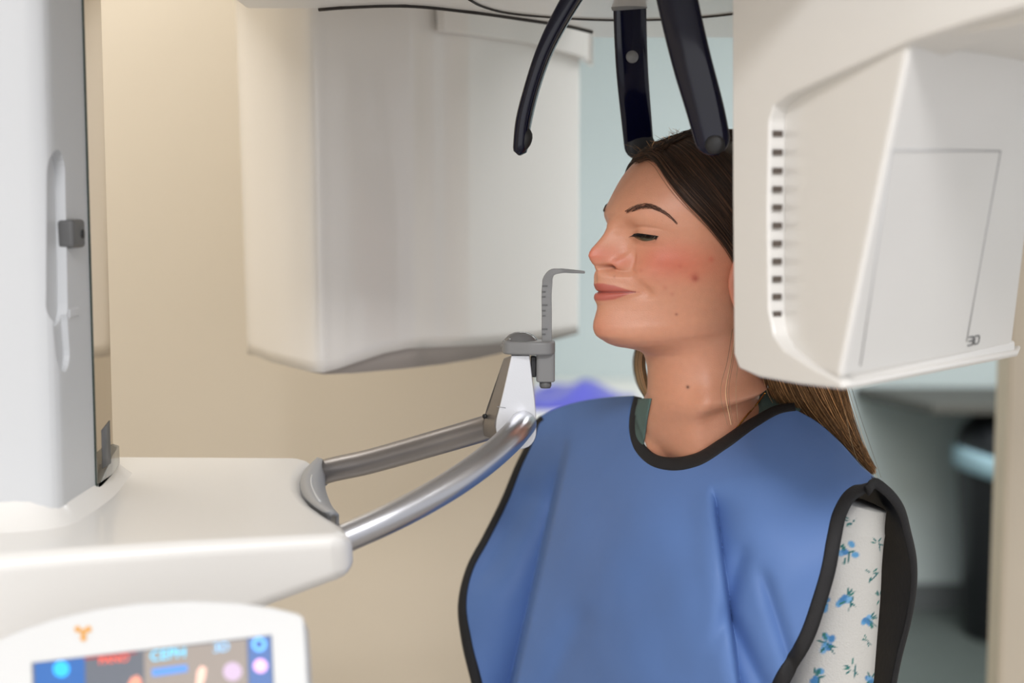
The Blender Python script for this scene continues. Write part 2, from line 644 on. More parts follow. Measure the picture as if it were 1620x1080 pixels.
def pill(px0, py0, px1, py1, x, w):
    """pill outline in plane X=x between two pixel end points, half width w"""
    a, b = onx(px0, py0, x), onx(px1, py1, x)
    ax = nrm(b - a)
    sd = np.cross(ax, [1, 0, 0])
    o = []
    for t in np.linspace(0, np.pi, 12):
        o.append(a - ax * w * math.sin(t) + sd * w * math.cos(t))
    for t in np.linspace(0, np.pi, 12):
        o.append(b + ax * w * math.sin(t) - sd * w * math.cos(t))
    return np.array(o)


pw = 0.0175
cut(column, *prism(pill(112, 272, 116, 482, cxr + 0.01, pw), (-0.018, 0, 0)))
cut(column, *prism(pill(118, 512, 121, 560, cxr + 0.01, 0.0145), (-0.015, 0, 0)))
sl = mesh('slider', *abox(cxr - 0.007, cxr + 0.006, onx(104, 370, cxr)[1], onx(124, 370, cxr)[1], onx(114, 392, cxr)[2], onx(114, 347, cxr)[2]), M['slider'], XR, bevel=0.003)
mesh('index_mark', *lathe([(0.0035, 0), (0.0035, 0.001)], (cxr + 0.006, onx(119, 370, cxr)[1], onx(119, 370, cxr)[2]), 16, basis((1, 0, 0))), M['black'], sl)
mesh('step_notch', *abox(cxr - 0.007, cxr + 0.001, onx(108, 480, cxr)[1], onx(124, 480, cxr)[1], onx(116, 503, cxr)[2], onx(116, 486, cxr)[2]), M['satin'], XR, bevel=0.002)
# glossy rail beside the column
za, zb = zs + 0.004, 2.33
mesh('guide_rail', *box8([(cxr - 0.028, 1.196, za), (cxr - 0.002, 1.196, za), (cxr - 0.014, 1.30, za), (cxr - 0.028, 1.30, za),
                          (cxr - 0.028, 1.196, zb), (cxr - 0.002, 1.196, zb), (cxr - 0.014, 1.30, zb), (cxr - 0.028, 1.30, zb)]), M['rail'], XR, smooth=False)
mesh('edge_strip', *abox(cxr - 0.02, cxr + 0.0012, 1.1945, 1.1975, za, zb), M['greenedge'], XR, smooth=False)
zc = PZ(170, 760, 0)[2]
capz0, capz1 = zs + 0.012, P(160, 708, 1.28)[2]
ca = [(cxr - 0.03, 1.1985), (cxr + 0.002, 1.1985), (cxr + 0.002, 1.24), (cxr - 0.006, 1.292), (cxr - 0.016, 1.305), (cxr - 0.03, 1.305)]
V, F = plan_prism(np.array(ca), capz0, capz1)
V[len(ca):, 2] += np.where(V[len(ca):, 1] < 1.22, -0.02, 0.0)
cap = mesh('rail_cap', V, F, M['rail_cap'], XR, bevel=0.002)
mesh('grip_recess', *prism([(cxr + 0.0022, 1.208, capz0 + .012), (cxr + 0.0022, 1.232, capz0 + .012), (cxr + 0.0022, 1.232, capz0 + .05), (cxr + 0.0022, 1.208, capz0 + .045)], (0.001, 0, 0)), M['slider'], cap)
# fillet collar where the column meets the shelf
pl2 = rounded([(cxr - 0.006, 1.315), (cxr + 0.008, 1.20), (cxr + 0.006, 1.085), (-0.42, 1.066), (-0.68, 1.04), (-0.68, 1.40), (-0.45, 1.40)], [0.01, 0.03, 0.03, 0.02, 0.02, 0.02, 0.0], 6)
rows = []
for t in np.linspace(0, 1, 9):
    s = 1 - (1 - t)**2
    cen = np.array([-0.5, 1.25])
    q = pl2 * 1.0
    k = (1 - t)**2.2
    q = q + (q - cen) / np.linalg.norm(q - cen, axis=1)[:, None] * 0.010 * k - (q - cen) / np.linalg.norm(q - cen, axis=1)[:, None] * 0.016 * t
    rows.append(np.c_[q, np.full(len(q), zs - 0.003 + 0.026 * t)])
V = np.vstack(rows)
F = grid_faces(9, len(pl2), True) + [tuple(range(8 * len(pl2), 9 * len(pl2)))]
mesh('column_collar', V, F, M['white'], XR)

# --- support shelf
top = [PZ(130, 719, zs), PZ(478, 721, zs), PZ(500, 727, zs), PZ(488, 738, zs), PZ(479, 756, zs), PZ(482, 775, zs), PZ(497, 795, zs),
       PZ(522, 812, zs), PZ(545, 826, zs), PZ(555, 838, zs), PZ(551, 846, zs), PZ(520, 848, zs), PZ(300, 859, zs), PZ(90, 872, zs), PZ(-60, 884, zs), PZ(-330, 905, zs), np.array([-0.68, 1.42, zs])]
top = np.array(top)
th = np.interp(-top[:, 0], [0.10, 0.12, 0.20, 0.40], [-0.036, -0.038, -0.058, -0.15])
vec = np.zeros((len(top), 3))
vec[:, 2] = th
# underside drawn inwards so the front face leans
vec[:, 1] += np.where(top[:, 1] < 1.2, 0.02, -0.01)
shelf = mesh('support_shelf', *prism(top, vec), M['white'], XR, bevel=0.020, seg=6, angle=40)

# --- handles
bt = spl([P(478, 760, 1.395), P(508, 748, 1.39), P(580, 731, 1.38), P(680, 703, 1.36), P(778, 674, 1.335), P(800, 667, 1.325)], 40)
mesh('rear_handle', *tube(bt, 0.0122, 28), M['steel_dark'], XR)
ft = spl([P(525, 860, 1.135), P(553, 848, 1.14), P(620, 818, 1.152), P(700, 775, 1.175), P(770, 727, 1.21), P(808, 693, 1.24), P(822, 677, 1.265), P(828, 670, 1.29)], 50)
mesh('front_handle', *tube(ft, 0.0122, 32), M['alu'], XR)
# grey socket of the rear handle
sec = []
for pts_, dz in (([(503, 725), (487, 741), (478, 759), (482, 782), (502, 802), (522, 814)], -0.004),
                 ([(503, 725), (487, 741), (478, 759), (482, 782), (502, 802), (522, 814)], 0.0015),
                 ([(508, 727), (498, 744), (492, 760), (497, 780), (510, 799), (528, 812)], 0.001),
                 ([(512, 733), (512, 752), (512, 770), (517, 788), (524, 803), (534, 815)], -0.014)):
    sec.append(spl([PZ(a, b, zs + dz) for a, b in pts_], 24))
sec.append(sec[-1] + np.array([0, 0, -0.020]))
sec.insert(0, sec[1] + np.array([-0.008, 0, -0.028]))
V = np.vstack(sec)
sock = mesh('handle_socket', V, grid_faces(6, 24), M['lightgrey'], XR, solid=0.003, off=0)
sk = sec[3]
mesh('socket_collar', *tube(spl([P(500, 751, 1.392), P(510, 748, 1.390)], 4), [0.0118, 0.0132, 0.0134, 0.0130], 28), M['lightgrey'], sock)
mesh('socket_seam', *tube(sk[8:20] + np.array([0.0, 0.0, 0.0012]), 0.0009, 8), M['satin'], sock)

# --- chin rest
CY = 1.288
pf = [P(809, 562, CY), P(838, 562, CY), P(847, 640, CY), P(849, 690, CY), P(840, 706, CY), P(815, 714, CY), P(788, 700, CY), P(783, 672, CY), P(796, 620, CY)]
post = mesh('chin_rest_post', *prism(rounded(pf, [0.001, 0.001, 0.01, 0.012, 0.012, 0.012, 0.012, 0.012, 0.01], 4), (0.0, 0.026, 0)), M['alu_light'], XR, bevel=0.0025)
# left cheek of the post
ck = [P(809, 562, CY + .002), P(797, 566, CY + .03), P(771, 640, CY + .034), P(762, 668, CY + .034), P(765, 690, CY + .034), P(790, 700, CY + .004), P(784, 670, CY + .002), P(797, 620, CY + .002)]
V, F = prism(ck, (0.012, 0.012, 0))
mesh('post_cheek', V, F, M['steel_dark'], XR, bevel=0.0015)
mesh('post_screw', *lathe([(0.0022, 0), (0.0022, 0.002)], P(768, 658, CY + .030), 16, basis((-0.6, -0.8, 0))), M['black'], post)
mesh('post_seam', *tube([P(786, 643, CY - .0004), P(800, 645, CY - .0002)], 0.00035, 6), M['lightgrey'], post)
# grey bracket on top
zt = P(820, 560, CY)[2]
zt2 = P(820, 541, CY)[2]
br = [P(797, 558, CY - .004), P(842, 556, CY - .012), P(872, 556, CY - .012), P(879, 550, CY), P(877, 548, CY + .016), P(845, 548, CY + .02), P(800, 546, CY + .026), P(793, 548, CY + .012)]
br = [np.array([q[0], q[1], zt]) for q in br]
bracket = mesh('stick_bracket', *prism(rounded(br, 0.006, 4), (0, 0, zt2 - zt + 0.001)), M['grey'], XR, bevel=0.002)
dome = []
cd = P(824, 545, CY + 0.012)
mesh('chin_dome', *lathe([(0.0165, 0.0), (0.0168, 0.002), (0.015, 0.0055), (0.011, 0.0092), (0.006, 0.0115), (0.0, 0.0122)], cd, 40), M['smoke'], XR)
mesh('dome_rim', *lathe([(0.0150, -0.003), (0.0185, -0.003), (0.0188, -0.0005), (0.0168, 0.001)], cd, 40), M['grey'], XR)
# clamp that holds the stick
cl = P(863, 575, CY + 0.004)
clz0, clz1 = P(863, 604, CY)[2], P(863, 547, CY)[2]
V, F = plan_prism(rounded([(cl[0] - .0085, cl[1] - .008), (cl[0] + .0085, cl[1] - .008), (cl[0] + .0085, cl[1] + .008), (cl[0] - .0085, cl[1] + .008)], 0.004, 5), clz0, clz1)
mesh('stick_clamp', V, F, M['grey'], XR, bevel=0.0015)
mesh('clamp_shade', *abox(cl[0] - .0135, cl[0] - .0085, cl[1] - .002, cl[1] + .008, clz0 + .004, clz1 - .01), M['black'], XR, bevel=0.001)
mesh('clamp_plunger', *lathe([(0.0045, -0.006), (0.0055, -0.004), (0.0055, 0.001)], (cl[0], cl[1], clz0), 20), M['slider'], XR)
# the stick itself: flat blade, bent at the top towards the mouth
stick = empty('positioning_stick', (cl[0], cl[1], clz1))
stick.parent = XR
stick.matrix_parent_inverse = XR.matrix_world.inverted()
bpy.context.view_layer.update()
YS = CY + 0.002
path = spl([P(865, 556, YS), P(865, 500, YS), P(865.5, 452, YS), P(867, 440, YS), P(873, 431, YS), P(884, 428.5, YS), P(905, 429, YS + .004), P(925, 430.5, YS + .006)], 60)
hw = np.interp(np.linspace(0, 1, 60), [0, .62, .75, 1], [0.0046, 0.0046, 0.0022, 0.0011])
dn = np.gradient(path, axis=0)
dn /= np.linalg.norm(dn, axis=1)[:, None]
sd = np.cross(dn, [0, 1, 0])
V = []
ddep = np.interp(np.linspace(0, 1, 60), [0, .6, .8, 1], [0.0022, 0.0022, 0.0050, 0.0045])
for i in range(60):
    for sx, sy in ((-1, -1), (1, -1), (1, 1), (-1, 1)):
        V.append(path[i] + sd[i] * hw[i] * sx + np.array([0, 1, 0]) * ddep[i] * sy)
F = grid_faces(60, 4, True) + [(3, 2, 1, 0), (236, 237, 238, 239)]
mesh('blade', V, F, M['grey'], stick, bevel=0.0006, seg=2)
marks = []
for k, py in enumerate([453, 462, 470, 483, 492, 500, 521, 529]):
    L = 9 if k % 3 == 0 else 6
    marks.append(abox(P(857, py, YS)[0] + 0.0002, P(857 + L, py, YS)[0], YS - .0031, YS - .0020, P(857, py, YS)[2], P(857, py, YS)[2] + .0012))
mesh('scale_marks', *join(*marks), M['slider'], stick, smooth=False)

# --- tube head (behind the patient)
tp = [(391, 1.83), (397, 1.80), (412, 1.755), (470, 1.64), (500, 1.612), (530, 1.615), (600, 1.635), (640, 1.652), (655, 1.662), (675, 1.685), (720, 1.73), (800, 1.855), (860, 1.965), (905, 2.055), (915, 2.075)]
ppx = np.array([q[0] for q in tp], float)
pY = np.array([q[1] for q in tp])
nc = 140
s = np.linspace(0, 1, nc)
cum = np.concatenate([[0], np.cumsum(np.hypot(np.diff(ppx) / 535, np.diff(pY)))])
PX = hermite(cum / cum[-1], ppx, s)
PY_ = hermite(cum / cum[-1], pY, s)
bot_px = [340, 390, 405, 430, 490, 512, 535, 570, 610, 645, 700, 770, 830, 880, 918]
bot_py = [545, 556, 563, 573, 588, 589, 583, 571, 558, 551, 548.5, 545, 539, 532, 526]
bot = np.interp(PX, bot_px, bot_py)
low_py = np.interp(PX, [340, 405, 490, 512, 560, 640, 700, 760, 800, 860, 918], [545, 563, 588, 592, 590, 583, 576, 566, 557, 542, 527])
ztop = 2.02
nr = 46
V = []
xoff = PX - 0
for i in range(nr):
    t = i / (nr - 1)
    for j in range(nc):
        pb = P(PX[j], bot[j], PY_[j])
        # bottom roll
        tt = t
        z = ztop + (pb[2] - ztop) * tt
        y = PY_[j]
        # the shell leans a little: wider at the top
        lean = (z - pb[2]) * 0.020 * np.interp(PX[j], [340, 500, 640], [1, .3, 0])
        V.append((pb[0] - lean, y, z))
V = np.array(V)
F = grid_faces(nr, nc)
tube_head = mesh('tube_head_cover', V, F, M['tube_white'], XR, solid=0.006, off=-1)
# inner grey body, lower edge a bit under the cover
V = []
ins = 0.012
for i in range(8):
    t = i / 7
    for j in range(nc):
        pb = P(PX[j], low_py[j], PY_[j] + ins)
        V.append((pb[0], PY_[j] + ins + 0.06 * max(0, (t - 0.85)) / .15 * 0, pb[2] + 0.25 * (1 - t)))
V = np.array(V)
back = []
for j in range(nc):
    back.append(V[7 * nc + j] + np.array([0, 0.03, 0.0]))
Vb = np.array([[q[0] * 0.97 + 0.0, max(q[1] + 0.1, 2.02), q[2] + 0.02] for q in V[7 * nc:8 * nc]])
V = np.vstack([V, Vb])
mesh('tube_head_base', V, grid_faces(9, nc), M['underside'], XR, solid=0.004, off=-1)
# rear closure of the tube head
rc = [P(391, 300, 1.83), P(913, 300, 2.08)]
mesh('tube_head_back', *prism([(rc[0][0] + .02, 1.84, 1.36), (rc[1][0] - .012, 2.085, 1.36), (rc[1][0] - .012, 2.085, ztop), (rc[0][0] + .02, 1.84, ztop)], (0.02, 0.06, 0)), M['tube_white'], XR, bevel=0.01)
# upper bezel of the right half of the tube head
bz = []
for q in np.linspace(0, 1, 24):
    px = 690 + 247 * q
    Y = np.interp(px, ppx, pY) - 0.006
    if px > 916: Y = 2.10
    bz.append((px, Y, np.interp(px, [690, 830, 905, 937], [50, 70, 90, 106])))
V = []
for px, Y, pyb in bz: V.append(P(px, 6, Y))
for px, Y, pyb in bz: V.append(P(px, pyb, Y))
mesh('tube_head_bezel', V, grid_faces(2, 24), M['tube_white'], XR, solid=0.012, off=1, bevel=0.003)

# --- rotating arm overhead
arm_pl = [PZ(200, 40, zg)[:2] * 0 + np.array([-0.28, 1.05])]
gap = [(505, 14), (540, 11), (640, 8), (745, 18), (830, 30), (900, 41), (936, 50)]
far_edge = [PZ(a, b, zg)[:2] for a, b in gap]
edge2 = [PZ(938, 60, zg)[:2], PZ(1060, 60, zg)[:2], PZ(1300, 60, zg)[:2], np.array([0.62, 1.60]), np.array([0.62, 0.95]), np.array([-0.26, 0.95])]
outline = np.array([np.array([-0.26, far_edge[0][1]])] + far_edge + edge2)
V, F = plan_prism(outline, zg, zg + 0.11)
mesh('rotating_arm', V, F, M['white'], XR, bevel=0.004)
ge = np.array([np.r_[q, zg - 0.0006] for q in far_edge])
mesh('arm_gap', *tube(spl(ge, 50), 0.0020, 8), M['dark'], XR)
arc = [PZ(a, b, zg)[:2] for a, b in [(742, -2), (760, 8), (800, 19), (880, 27), (975, 31), (1070, 29), (1160, 21), (1230, 8)]]
ge = np.array([np.r_[q, zg - 0.0006] for q in arc])
mesh('disc_seam', *tube(spl(ge, 60), 0.0013, 8), M['dark'], XR)
mesh('overhead_carriage', *abox(-0.40, 0.75, 0.98, 2.1, zg + 0.112, zg + 0.30), M['white'], XR, bevel=0.03)
mesh('carriage_bracket', *abox(-0.62, -0.33, 1.13, 1.43, zg + 0.16, zg + 0.28), M['satin'], XR, bevel=0.01)

# --- head support arms (three glossy black blades)
def blade(name, pts, widths, thick, face, parent, tipround=True):
    """flat curved blade: pts (k) world path, widths half-width, face = direction the broad side looks"""
    n = 48
    p = spl(pts, n)
    wd = hermite(np.linspace(0, 1, len(widths)), np.array(widths, float), np.linspace(0, 1, n))
    tk = np.full(n, thick) if np.isscalar(thick) else hermite(np.linspace(0, 1, len(thick)), np.array(thick, float), np.linspace(0, 1, n))
    if tipround:
        e = np.linspace(0, 1, n)
        L = np.linalg.norm(p[-1] - p[0])
        dist = (1 - e) * L
        f_ = np.sqrt(np.clip(1 - np.clip(1 - dist / (wd[-1] * 1.0), 0, 1)**2, 0.02, 1))
        wd = wd * f_
        tk = tk * np.sqrt(f_)
    T_ = np.gradient(p, axis=0)
    T_ /= np.linalg.norm(T_, axis=1)[:, None]
    V = []
    for i in range(n):
        fc = np.asarray(face, float)
        fc = nrm(fc - np.dot(fc, T_[i]) * T_[i])
        sd = np.cross(T_[i], fc)
        for a in np.linspace(0, 2 * np.pi, 24, endpoint=False):
            ca, sa = math.cos(a), math.sin(a)
            sx = math.copysign(abs(ca)**0.55, ca)
            sy = math.copysign(abs(sa)**0.8, sa)
            V.append(p[i] + sd * wd[i] * sx + fc * tk[i] * sy)
    F = grid_faces(n, 24, True) + [tuple(range(23, -1, -1)), tuple((n - 1) * 24 + k for k in range(24))]
    return mesh(name, V, F, M['black_gloss'], parent)


# far temple blade (broad side towards the camera)
b2 = blade('temple_support', [P(996, -8, 1.402), P(997, 40, 1.405), P(1000, 110, 1.412), P(1006, 180, 1.425), P(1013, 252, 1.438)],
           [0.0165, 0.0163, 0.0160, 0.0155, 0.0150], 0.004, (0.15, -1, 0), XR)
mesh('pivot_button', *lathe([(0.0062, 0), (0.006, 0.0015), (0.0, 0.002)], P(1000, 90, 1.4045), 28, basis((0.12, -1, 0.05))), M['grey'], b2)
mesh('pressure_pad', *lathe([(0.0148, 0), (0.0145, 0.001), (0.009, 0.0022), (0.0, 0.0028)], P(1014, 231, 1.4305), 28, basis((0.15, -1, 0))), M['black'], b2)
mesh('blade_collar', *tube([P(995, -12, 1.402), P(995.5, 5, 1.402), P(996, 15, 1.403)], [0.0215, 0.0185, 0.0170], 28, flat=0.5, up=(0, -1, 0)), M['grey'], b2)
mesh('collar_ring', *lathe([(0.0255, 0), (0.0262, 0.0015), (0.024, 0.003)], P(996, 4, 1.402), 36), M['lightgrey'], b2)
# forehead blade, seen edge on
b1 = blade('forehead_support', [P(912, -14, 1.30), P(893, 18, 1.302), P(862, 80, 1.306), P(840, 145, 1.31), P(828, 195, 1.312), P(822, 246, 1.312)],
           [0.0085, 0.0078, 0.0070, 0.0066, 0.0068, 0.0062], [0.011, 0.011, 0.011, 0.011, 0.011, 0.008], (0.25, 1, 0.0), XR)
mesh('blade_tip_pad', *tube(spl([P(829, 198, 1.309), P(832, 215, 1.309), P(828, 232, 1.309), P(824, 241, 1.309)], 10), [0.001, 0.0035, 0.005, 0.006, 0.0062, 0.006, 0.0055, 0.0045, 0.003, 0.001], 16), M['black'], b1)
# near temple blade
b3 = blade('temple_support', [P(1068, -16, 1.222), P(1078, 30, 1.220), P(1095, 100, 1.216), P(1116, 175, 1.213), P(1133, 246, 1.213)],
           [0.0175, 0.0172, 0.0168, 0.0160, 0.0145], 0.0055, (-0.35, -1, 0), XR)
mesh('pressure_pad', *lathe([(0.0085, 0), (0.008, 0.001), (0.005, 0.002), (0.0, 0.0024)], P(1131, 228, 1.2076), 28, basis((-0.3, -1, 0))), M['black'], b3)

# --- sensor head (near, right)
A0 = P(1157, 300, 1.135)
C0 = P(1640, 300, 0.815)
pn = nrm(np.cross(C0 - A0, [0, 0, 1]))
if pn[1] > 0: pn = -pn     # towards the camera side
inw = -pn


def Q(px, py, depth=0.0):
    return PP(px, py, A0 + inw * depth, pn)


outl = [(1157, -220), (1158, 300), (1160, 560), (1168, 583), (1200, 597), (1262, 608), (1331, 616),
        (1331, 604), (1284, 580), (1240, 552), (1224, 530), (1216, 490), (1214, 330), (1217, 190), (1224, 168), (1248, 150), (1330, 114), (1440, 66), (1540, 34), (1640, 6), (1760, -30), (1760, -220)]
V, F = prism([Q(a, b) for a, b in outl], np.array([inw * (0.012 if (a > 1235 and b > 540) else 0.05) for a, b in outl]))
sensor = mesh('sensor_cover', V, F, M['white'], XR, bevel=0.0045, seg=4, angle=25)
# box inside the cover
rb, rt = Q(1327, 604, 0.0), Q(1441, 62, 0.003)
lb, lt = Q(1237, 570, 0.013), Q(1237, 100, 0.013)
rrb = P(1603, 552, 1.215)
fn = nrm(np.cross(rrb - rb, rt - rb))
if fn[1] > 0: fn = -fn
rrt = PP(1662, 80, rb, fn)
bk = np.array([0.10, 0.16, 0])
l2b, l2t = lb + np.array([0.06, 0.035, 0]), lt + np.array([0.06, 0.035, 0])
V, F = box8([lb, rb, rrb, l2b, lt, rt, rrt, l2t])
mesh('sensor_box', V, F, M['white'], XR, bevel=0.007, seg=4)
# base lip
lp = [q + fn * 0.004 for q in [Q(1331, 603, -0.001), P(1604, 551, 1.212), P(1603, 562, 1.214), Q(1331, 615, -0.001)]]
V, F = prism(lp, np.array([0.02, 0.05, 0.0]))
mesh('sensor_lip', V, F, M['white'], XR, bevel=0.003)
zb_ = Q(1331, 613)[2]
ub = [np.array([q[0], q[1], zb_]) for q in [Q(1328, 612, 0.004), rrb + fn * 0.002, rrb + np.array([-0.03, 0.10, 0]), Q(1166, 580, 0.046), Q(1166, 580, 0.006)]]
V, F = prism(ub, (0, 0, 0.012))
mesh('sensor_underside', V, F, M['white'], XR, bevel=0.003)
# shadow side: ceiling above the box
cb = [Q(1430, 66, 0.012), Q(1540, 33, 0.012), Q(1650, 4, 0.012), Q(1790, -40, 0.012), P(1790, 20, 1.3), P(1500, 50, 1.3)]
V, F = prism([np.array([q[0], q[1], Q(1441, 62)[2] + 0.0]) for q in cb], (0, 0, 0.02))
mesh('cover_soffit', V, F, M['white'], XR, bevel=0.002)
mesh('sensor_arm', *prism([Q(1160, -200, 0.051), Q(1760, -200, 0.051), Q(1760, 40, 0.051), Q(1420, 60, 0.051), Q(1240, 120, 0.051), Q(1160, 300, 0.051)], inw * 0.05), M['white'], XR, bevel=0.01)
# vents in the recess
tdir = nrm(C0 - A0)
vs_ = []
for k in range(12):
    py = 211 + k * 29.6 - 0.1 * k * k
    d0, d1 = 0.0028, 0.0112 - 0.0001 * k
    if k == 11: d1 = 0.007
    e_ = Q(1217 if k < 11 else 1219, py, 0.0)
    hz = np.array([0, 0, 0.0022])
    vs_.append(prism([e_ + inw * d0 - hz, e_ + inw * d1 - hz, e_ + inw * d1 + hz, e_ + inw * d0 + hz], tdir * 0.0012))
vent = mesh('vent_slots', *join(*vs_), M['vent'], sensor, smooth=False)
# access panel and lettering on the front face
def FP(px, py, lift): return PP(px, py, rb + fn * lift, fn)
# best-fit plane through the three real corners
g = []
pan = [(1411, 237), (1583, 239), (1529, 540), (1361, 578)]
for k in range(4):
    a, b = pan[k], pan[(k + 1) % 4]
    if k == 2: continue
    g.append(tube([FP(*a, 0.0002), FP(*b, 0.0002)], 0.0007, 6))
panel = mesh('access_panel', *join(*g), M['groove'], XR)
ex, ey = nrm(FP(1560, 535, 0) - FP(1530, 541, 0)), nrm(FP(1540, 530, 0) - FP(1537.5, 546, 0))
def strokes(segs, o, sx, sy, r):
    out = []
    for s_ in segs:
        out.append(tube([o + ex * a * sx + ey * b * sy for a, b in s_], r, 6))
    return join(*out)
o3 = FP(1531, 547, 0.0004)
mesh('lettering', *strokes([[(0, 1), (.42, 1), (.45, .9)], [(.05, .52), (.42, .52)], [(0, .03), (.42, .03), (.45, .15)], [(.45, .62), (.45, .95)], [(.45, .1), (.45, .42)],
                            [(.58, .05), (.58, .8)], [(.58, 1), (.9, 1), (1, .85), (1, .2), (.9, .03), (.62, .03)]], o3, 0.0200, 0.0078, 0.0006), M['print'], panel)

# --- touch screen (very near, lower left)
s0 = P(60, 1000, 0.93)
s1 = P(480, 975, 0.93)
s2 = P(270, 1300, 0.85)
sn = nrm(np.cross(s1 - s0, s2 - s0))
if sn[1] > 0: sn = -sn
def S(px, py, lift=0.0): return PP(px, py, s0 + sn * lift, sn)
so = [(-60, 1040), (-10, 1013), (40, 992), (90, 976), (150, 962), (220, 952), (300, 948), (370, 951), (430, 959), (472, 969), (480, 976), (484, 1030), (496, 1320), (480, 1345), (-60, 1400)]
tscr = mesh('touch_screen', *prism([S(a, b) for a, b in so], -sn * 0.022), M['frame_white'], XR, bevel=0.005, seg=4, angle=20)
def quad(pts, lift, m, name, par=tscr):
    V, F = prism([S(a, b, lift) for a, b in pts], sn * 0.0002)
    return mesh(name, V, F, m, par, smooth=False)
quad([(50, 1048), (430, 1004), (444, 1330), (62, 1380)], 0.0003, screen_mat('lcd_grey', (92, 96, 104), 0.55), 'display')
quad([(54, 1049), (134, 1040), (140, 1362), (63, 1374)], 0.0007, screen_mat('lcd_blue', (52, 92, 150), 0.6), 'side_menu')
quad([(392, 1010), (428, 1006), (441, 1328), (402, 1334)], 0.0007, screen_mat('lcd_blue2', (80, 104, 150), 0.6), 'tool_column')
quad([(134, 1040), (215, 1031), (217, 1033), (134, 1043)], 0.0007, screen_mat('lcd_red', (150, 40, 44), 0.6), 'active_tab_line')
quad([(228, 1030), (390, 1011), (400, 1330), (232, 1350)], 0.0006, screen_mat('lcd_tan', (138, 130, 124), 0.5), 'image_area')
quad([(240, 1058), (296, 1051), (297, 1062), (241, 1070)], 0.0009, screen_mat('lcd_blue3', (84, 130, 196), 0.7), 'status_bar')
def disc(px, py, r, lift, m, name):
    a = np.linspace(0, 2 * np.pi, 20, endpoint=False)
    return quad([(px + r * math.cos(t), py + r * math.sin(t)) for t in a], lift, m, name)
disc(97, 1058, 13, 0.0009, screen_mat('lcd_icon', (50, 160, 235), 0.9), 'menu_icon')
a = np.linspace(0, 2 * np.pi, 24)
ring = [S(410 + 9 * math.cos(t), 1019 + 9 * math.sin(t), 0.0012) for t in a]
mesh('home_icon', *tube(ring, 0.0011, 6, caps=False), screen_mat('lcd_icon2', (110, 175, 240), 0.9), tscr)
disc(412, 1053, 11, 0.0009, screen_mat('lcd_icon3', (220, 170, 225), 0.8), 'palette_icon')
disc(368, 1062, 15, 0.0009, screen_mat('lcd_icon4', (178, 160, 182), 0.6), 'head_icon')
fg = [(310, 1085), (312, 1062), (318, 1053), (326, 1056), (325, 1070), (316, 1096)]
quad(fg, 0.0009, screen_mat('lcd_skin', (224, 180, 165), 0.7), 'hand_icon')
quad([(203, 1082), (208, 1072), (218, 1068), (224, 1076), (222, 1090), (205, 1092)], 0.0009, screen_mat('lcd_skin2', (214, 140, 120), 0.7), 'patient_icon')
sx_ = nrm(S(430, 1004) - S(50, 1048))
sy_ = nrm(np.cross(sn, sx_))
if sy_[2] < 0: sy_ = -sy_
def scr_text(body, px, py, size, m, name):
    V, F = text_mesh(body, size)
    o = S(px, py, 0.0012)
    W = np.array([o + sx_ * v[0] + sy_ * v[1] for v in V])
    return mesh(name, W, F, m, tscr, smooth=False)
scr_text('PANO', 180, 1043, 0.0072, screen_mat('lcd_text_red', (235, 96, 70), 0.9), 'tab_lettering')
scr_text('CEPH', 266, 1035, 0.0098, screen_mat('lcd_text_cyan', (90, 200, 240), 0.95), 'tab_lettering')
scr_text('3D', 350, 1024, 0.0088, screen_mat('lcd_text_blue', (130, 190, 235), 0.9), 'tab_lettering')
# orange mark on the frame: three dots forming a V
for (a_, b_) in ((123, 995), (132, 1000), (140, 995), (132, 1009)):
    disc(a_, b_, 5.0, 0.0004, M['orange'], 'emblem')
mesh('screen_neck', *tube([S(150, 1300, -0.03), P(150, 1420, 1.12)], 0.02, 20), M['frame_white'], XR)

# ------------------------------------------------------------------ the patient
person = empty('person', (0.17, 1.40, 0))
tag(person, 'young woman in profile with closed eyes, long brown hair and a blue lead apron', 'person')
PHI = math.radians(26)
fh = np.array([-math.cos(PHI), -math.sin(PHI), 0])
lh = np.array([math.sin(PHI), -math.cos(PHI), 0])
H0 = P(1110, 400, 1.36)
TH = math.radians(42)
ftor = np.array([-math.cos(TH), -math.sin(TH), 0])
ltor = np.array([math.sin(TH), -math.cos(TH), 0])
CT = np.array([0.172, 1.40, 0])


def sag(px, py):
    return PP(px, py, H0, lh)


def hl(a, c):      # head-local mm -> world (sagittal plane)
    return H0 + fh * a / 1000 + np.array([0, 0, c / 1000])


def bt_(f, z, l=0.0):
    return CT + ftor * f + ltor * l + np.array([0, 0, z])


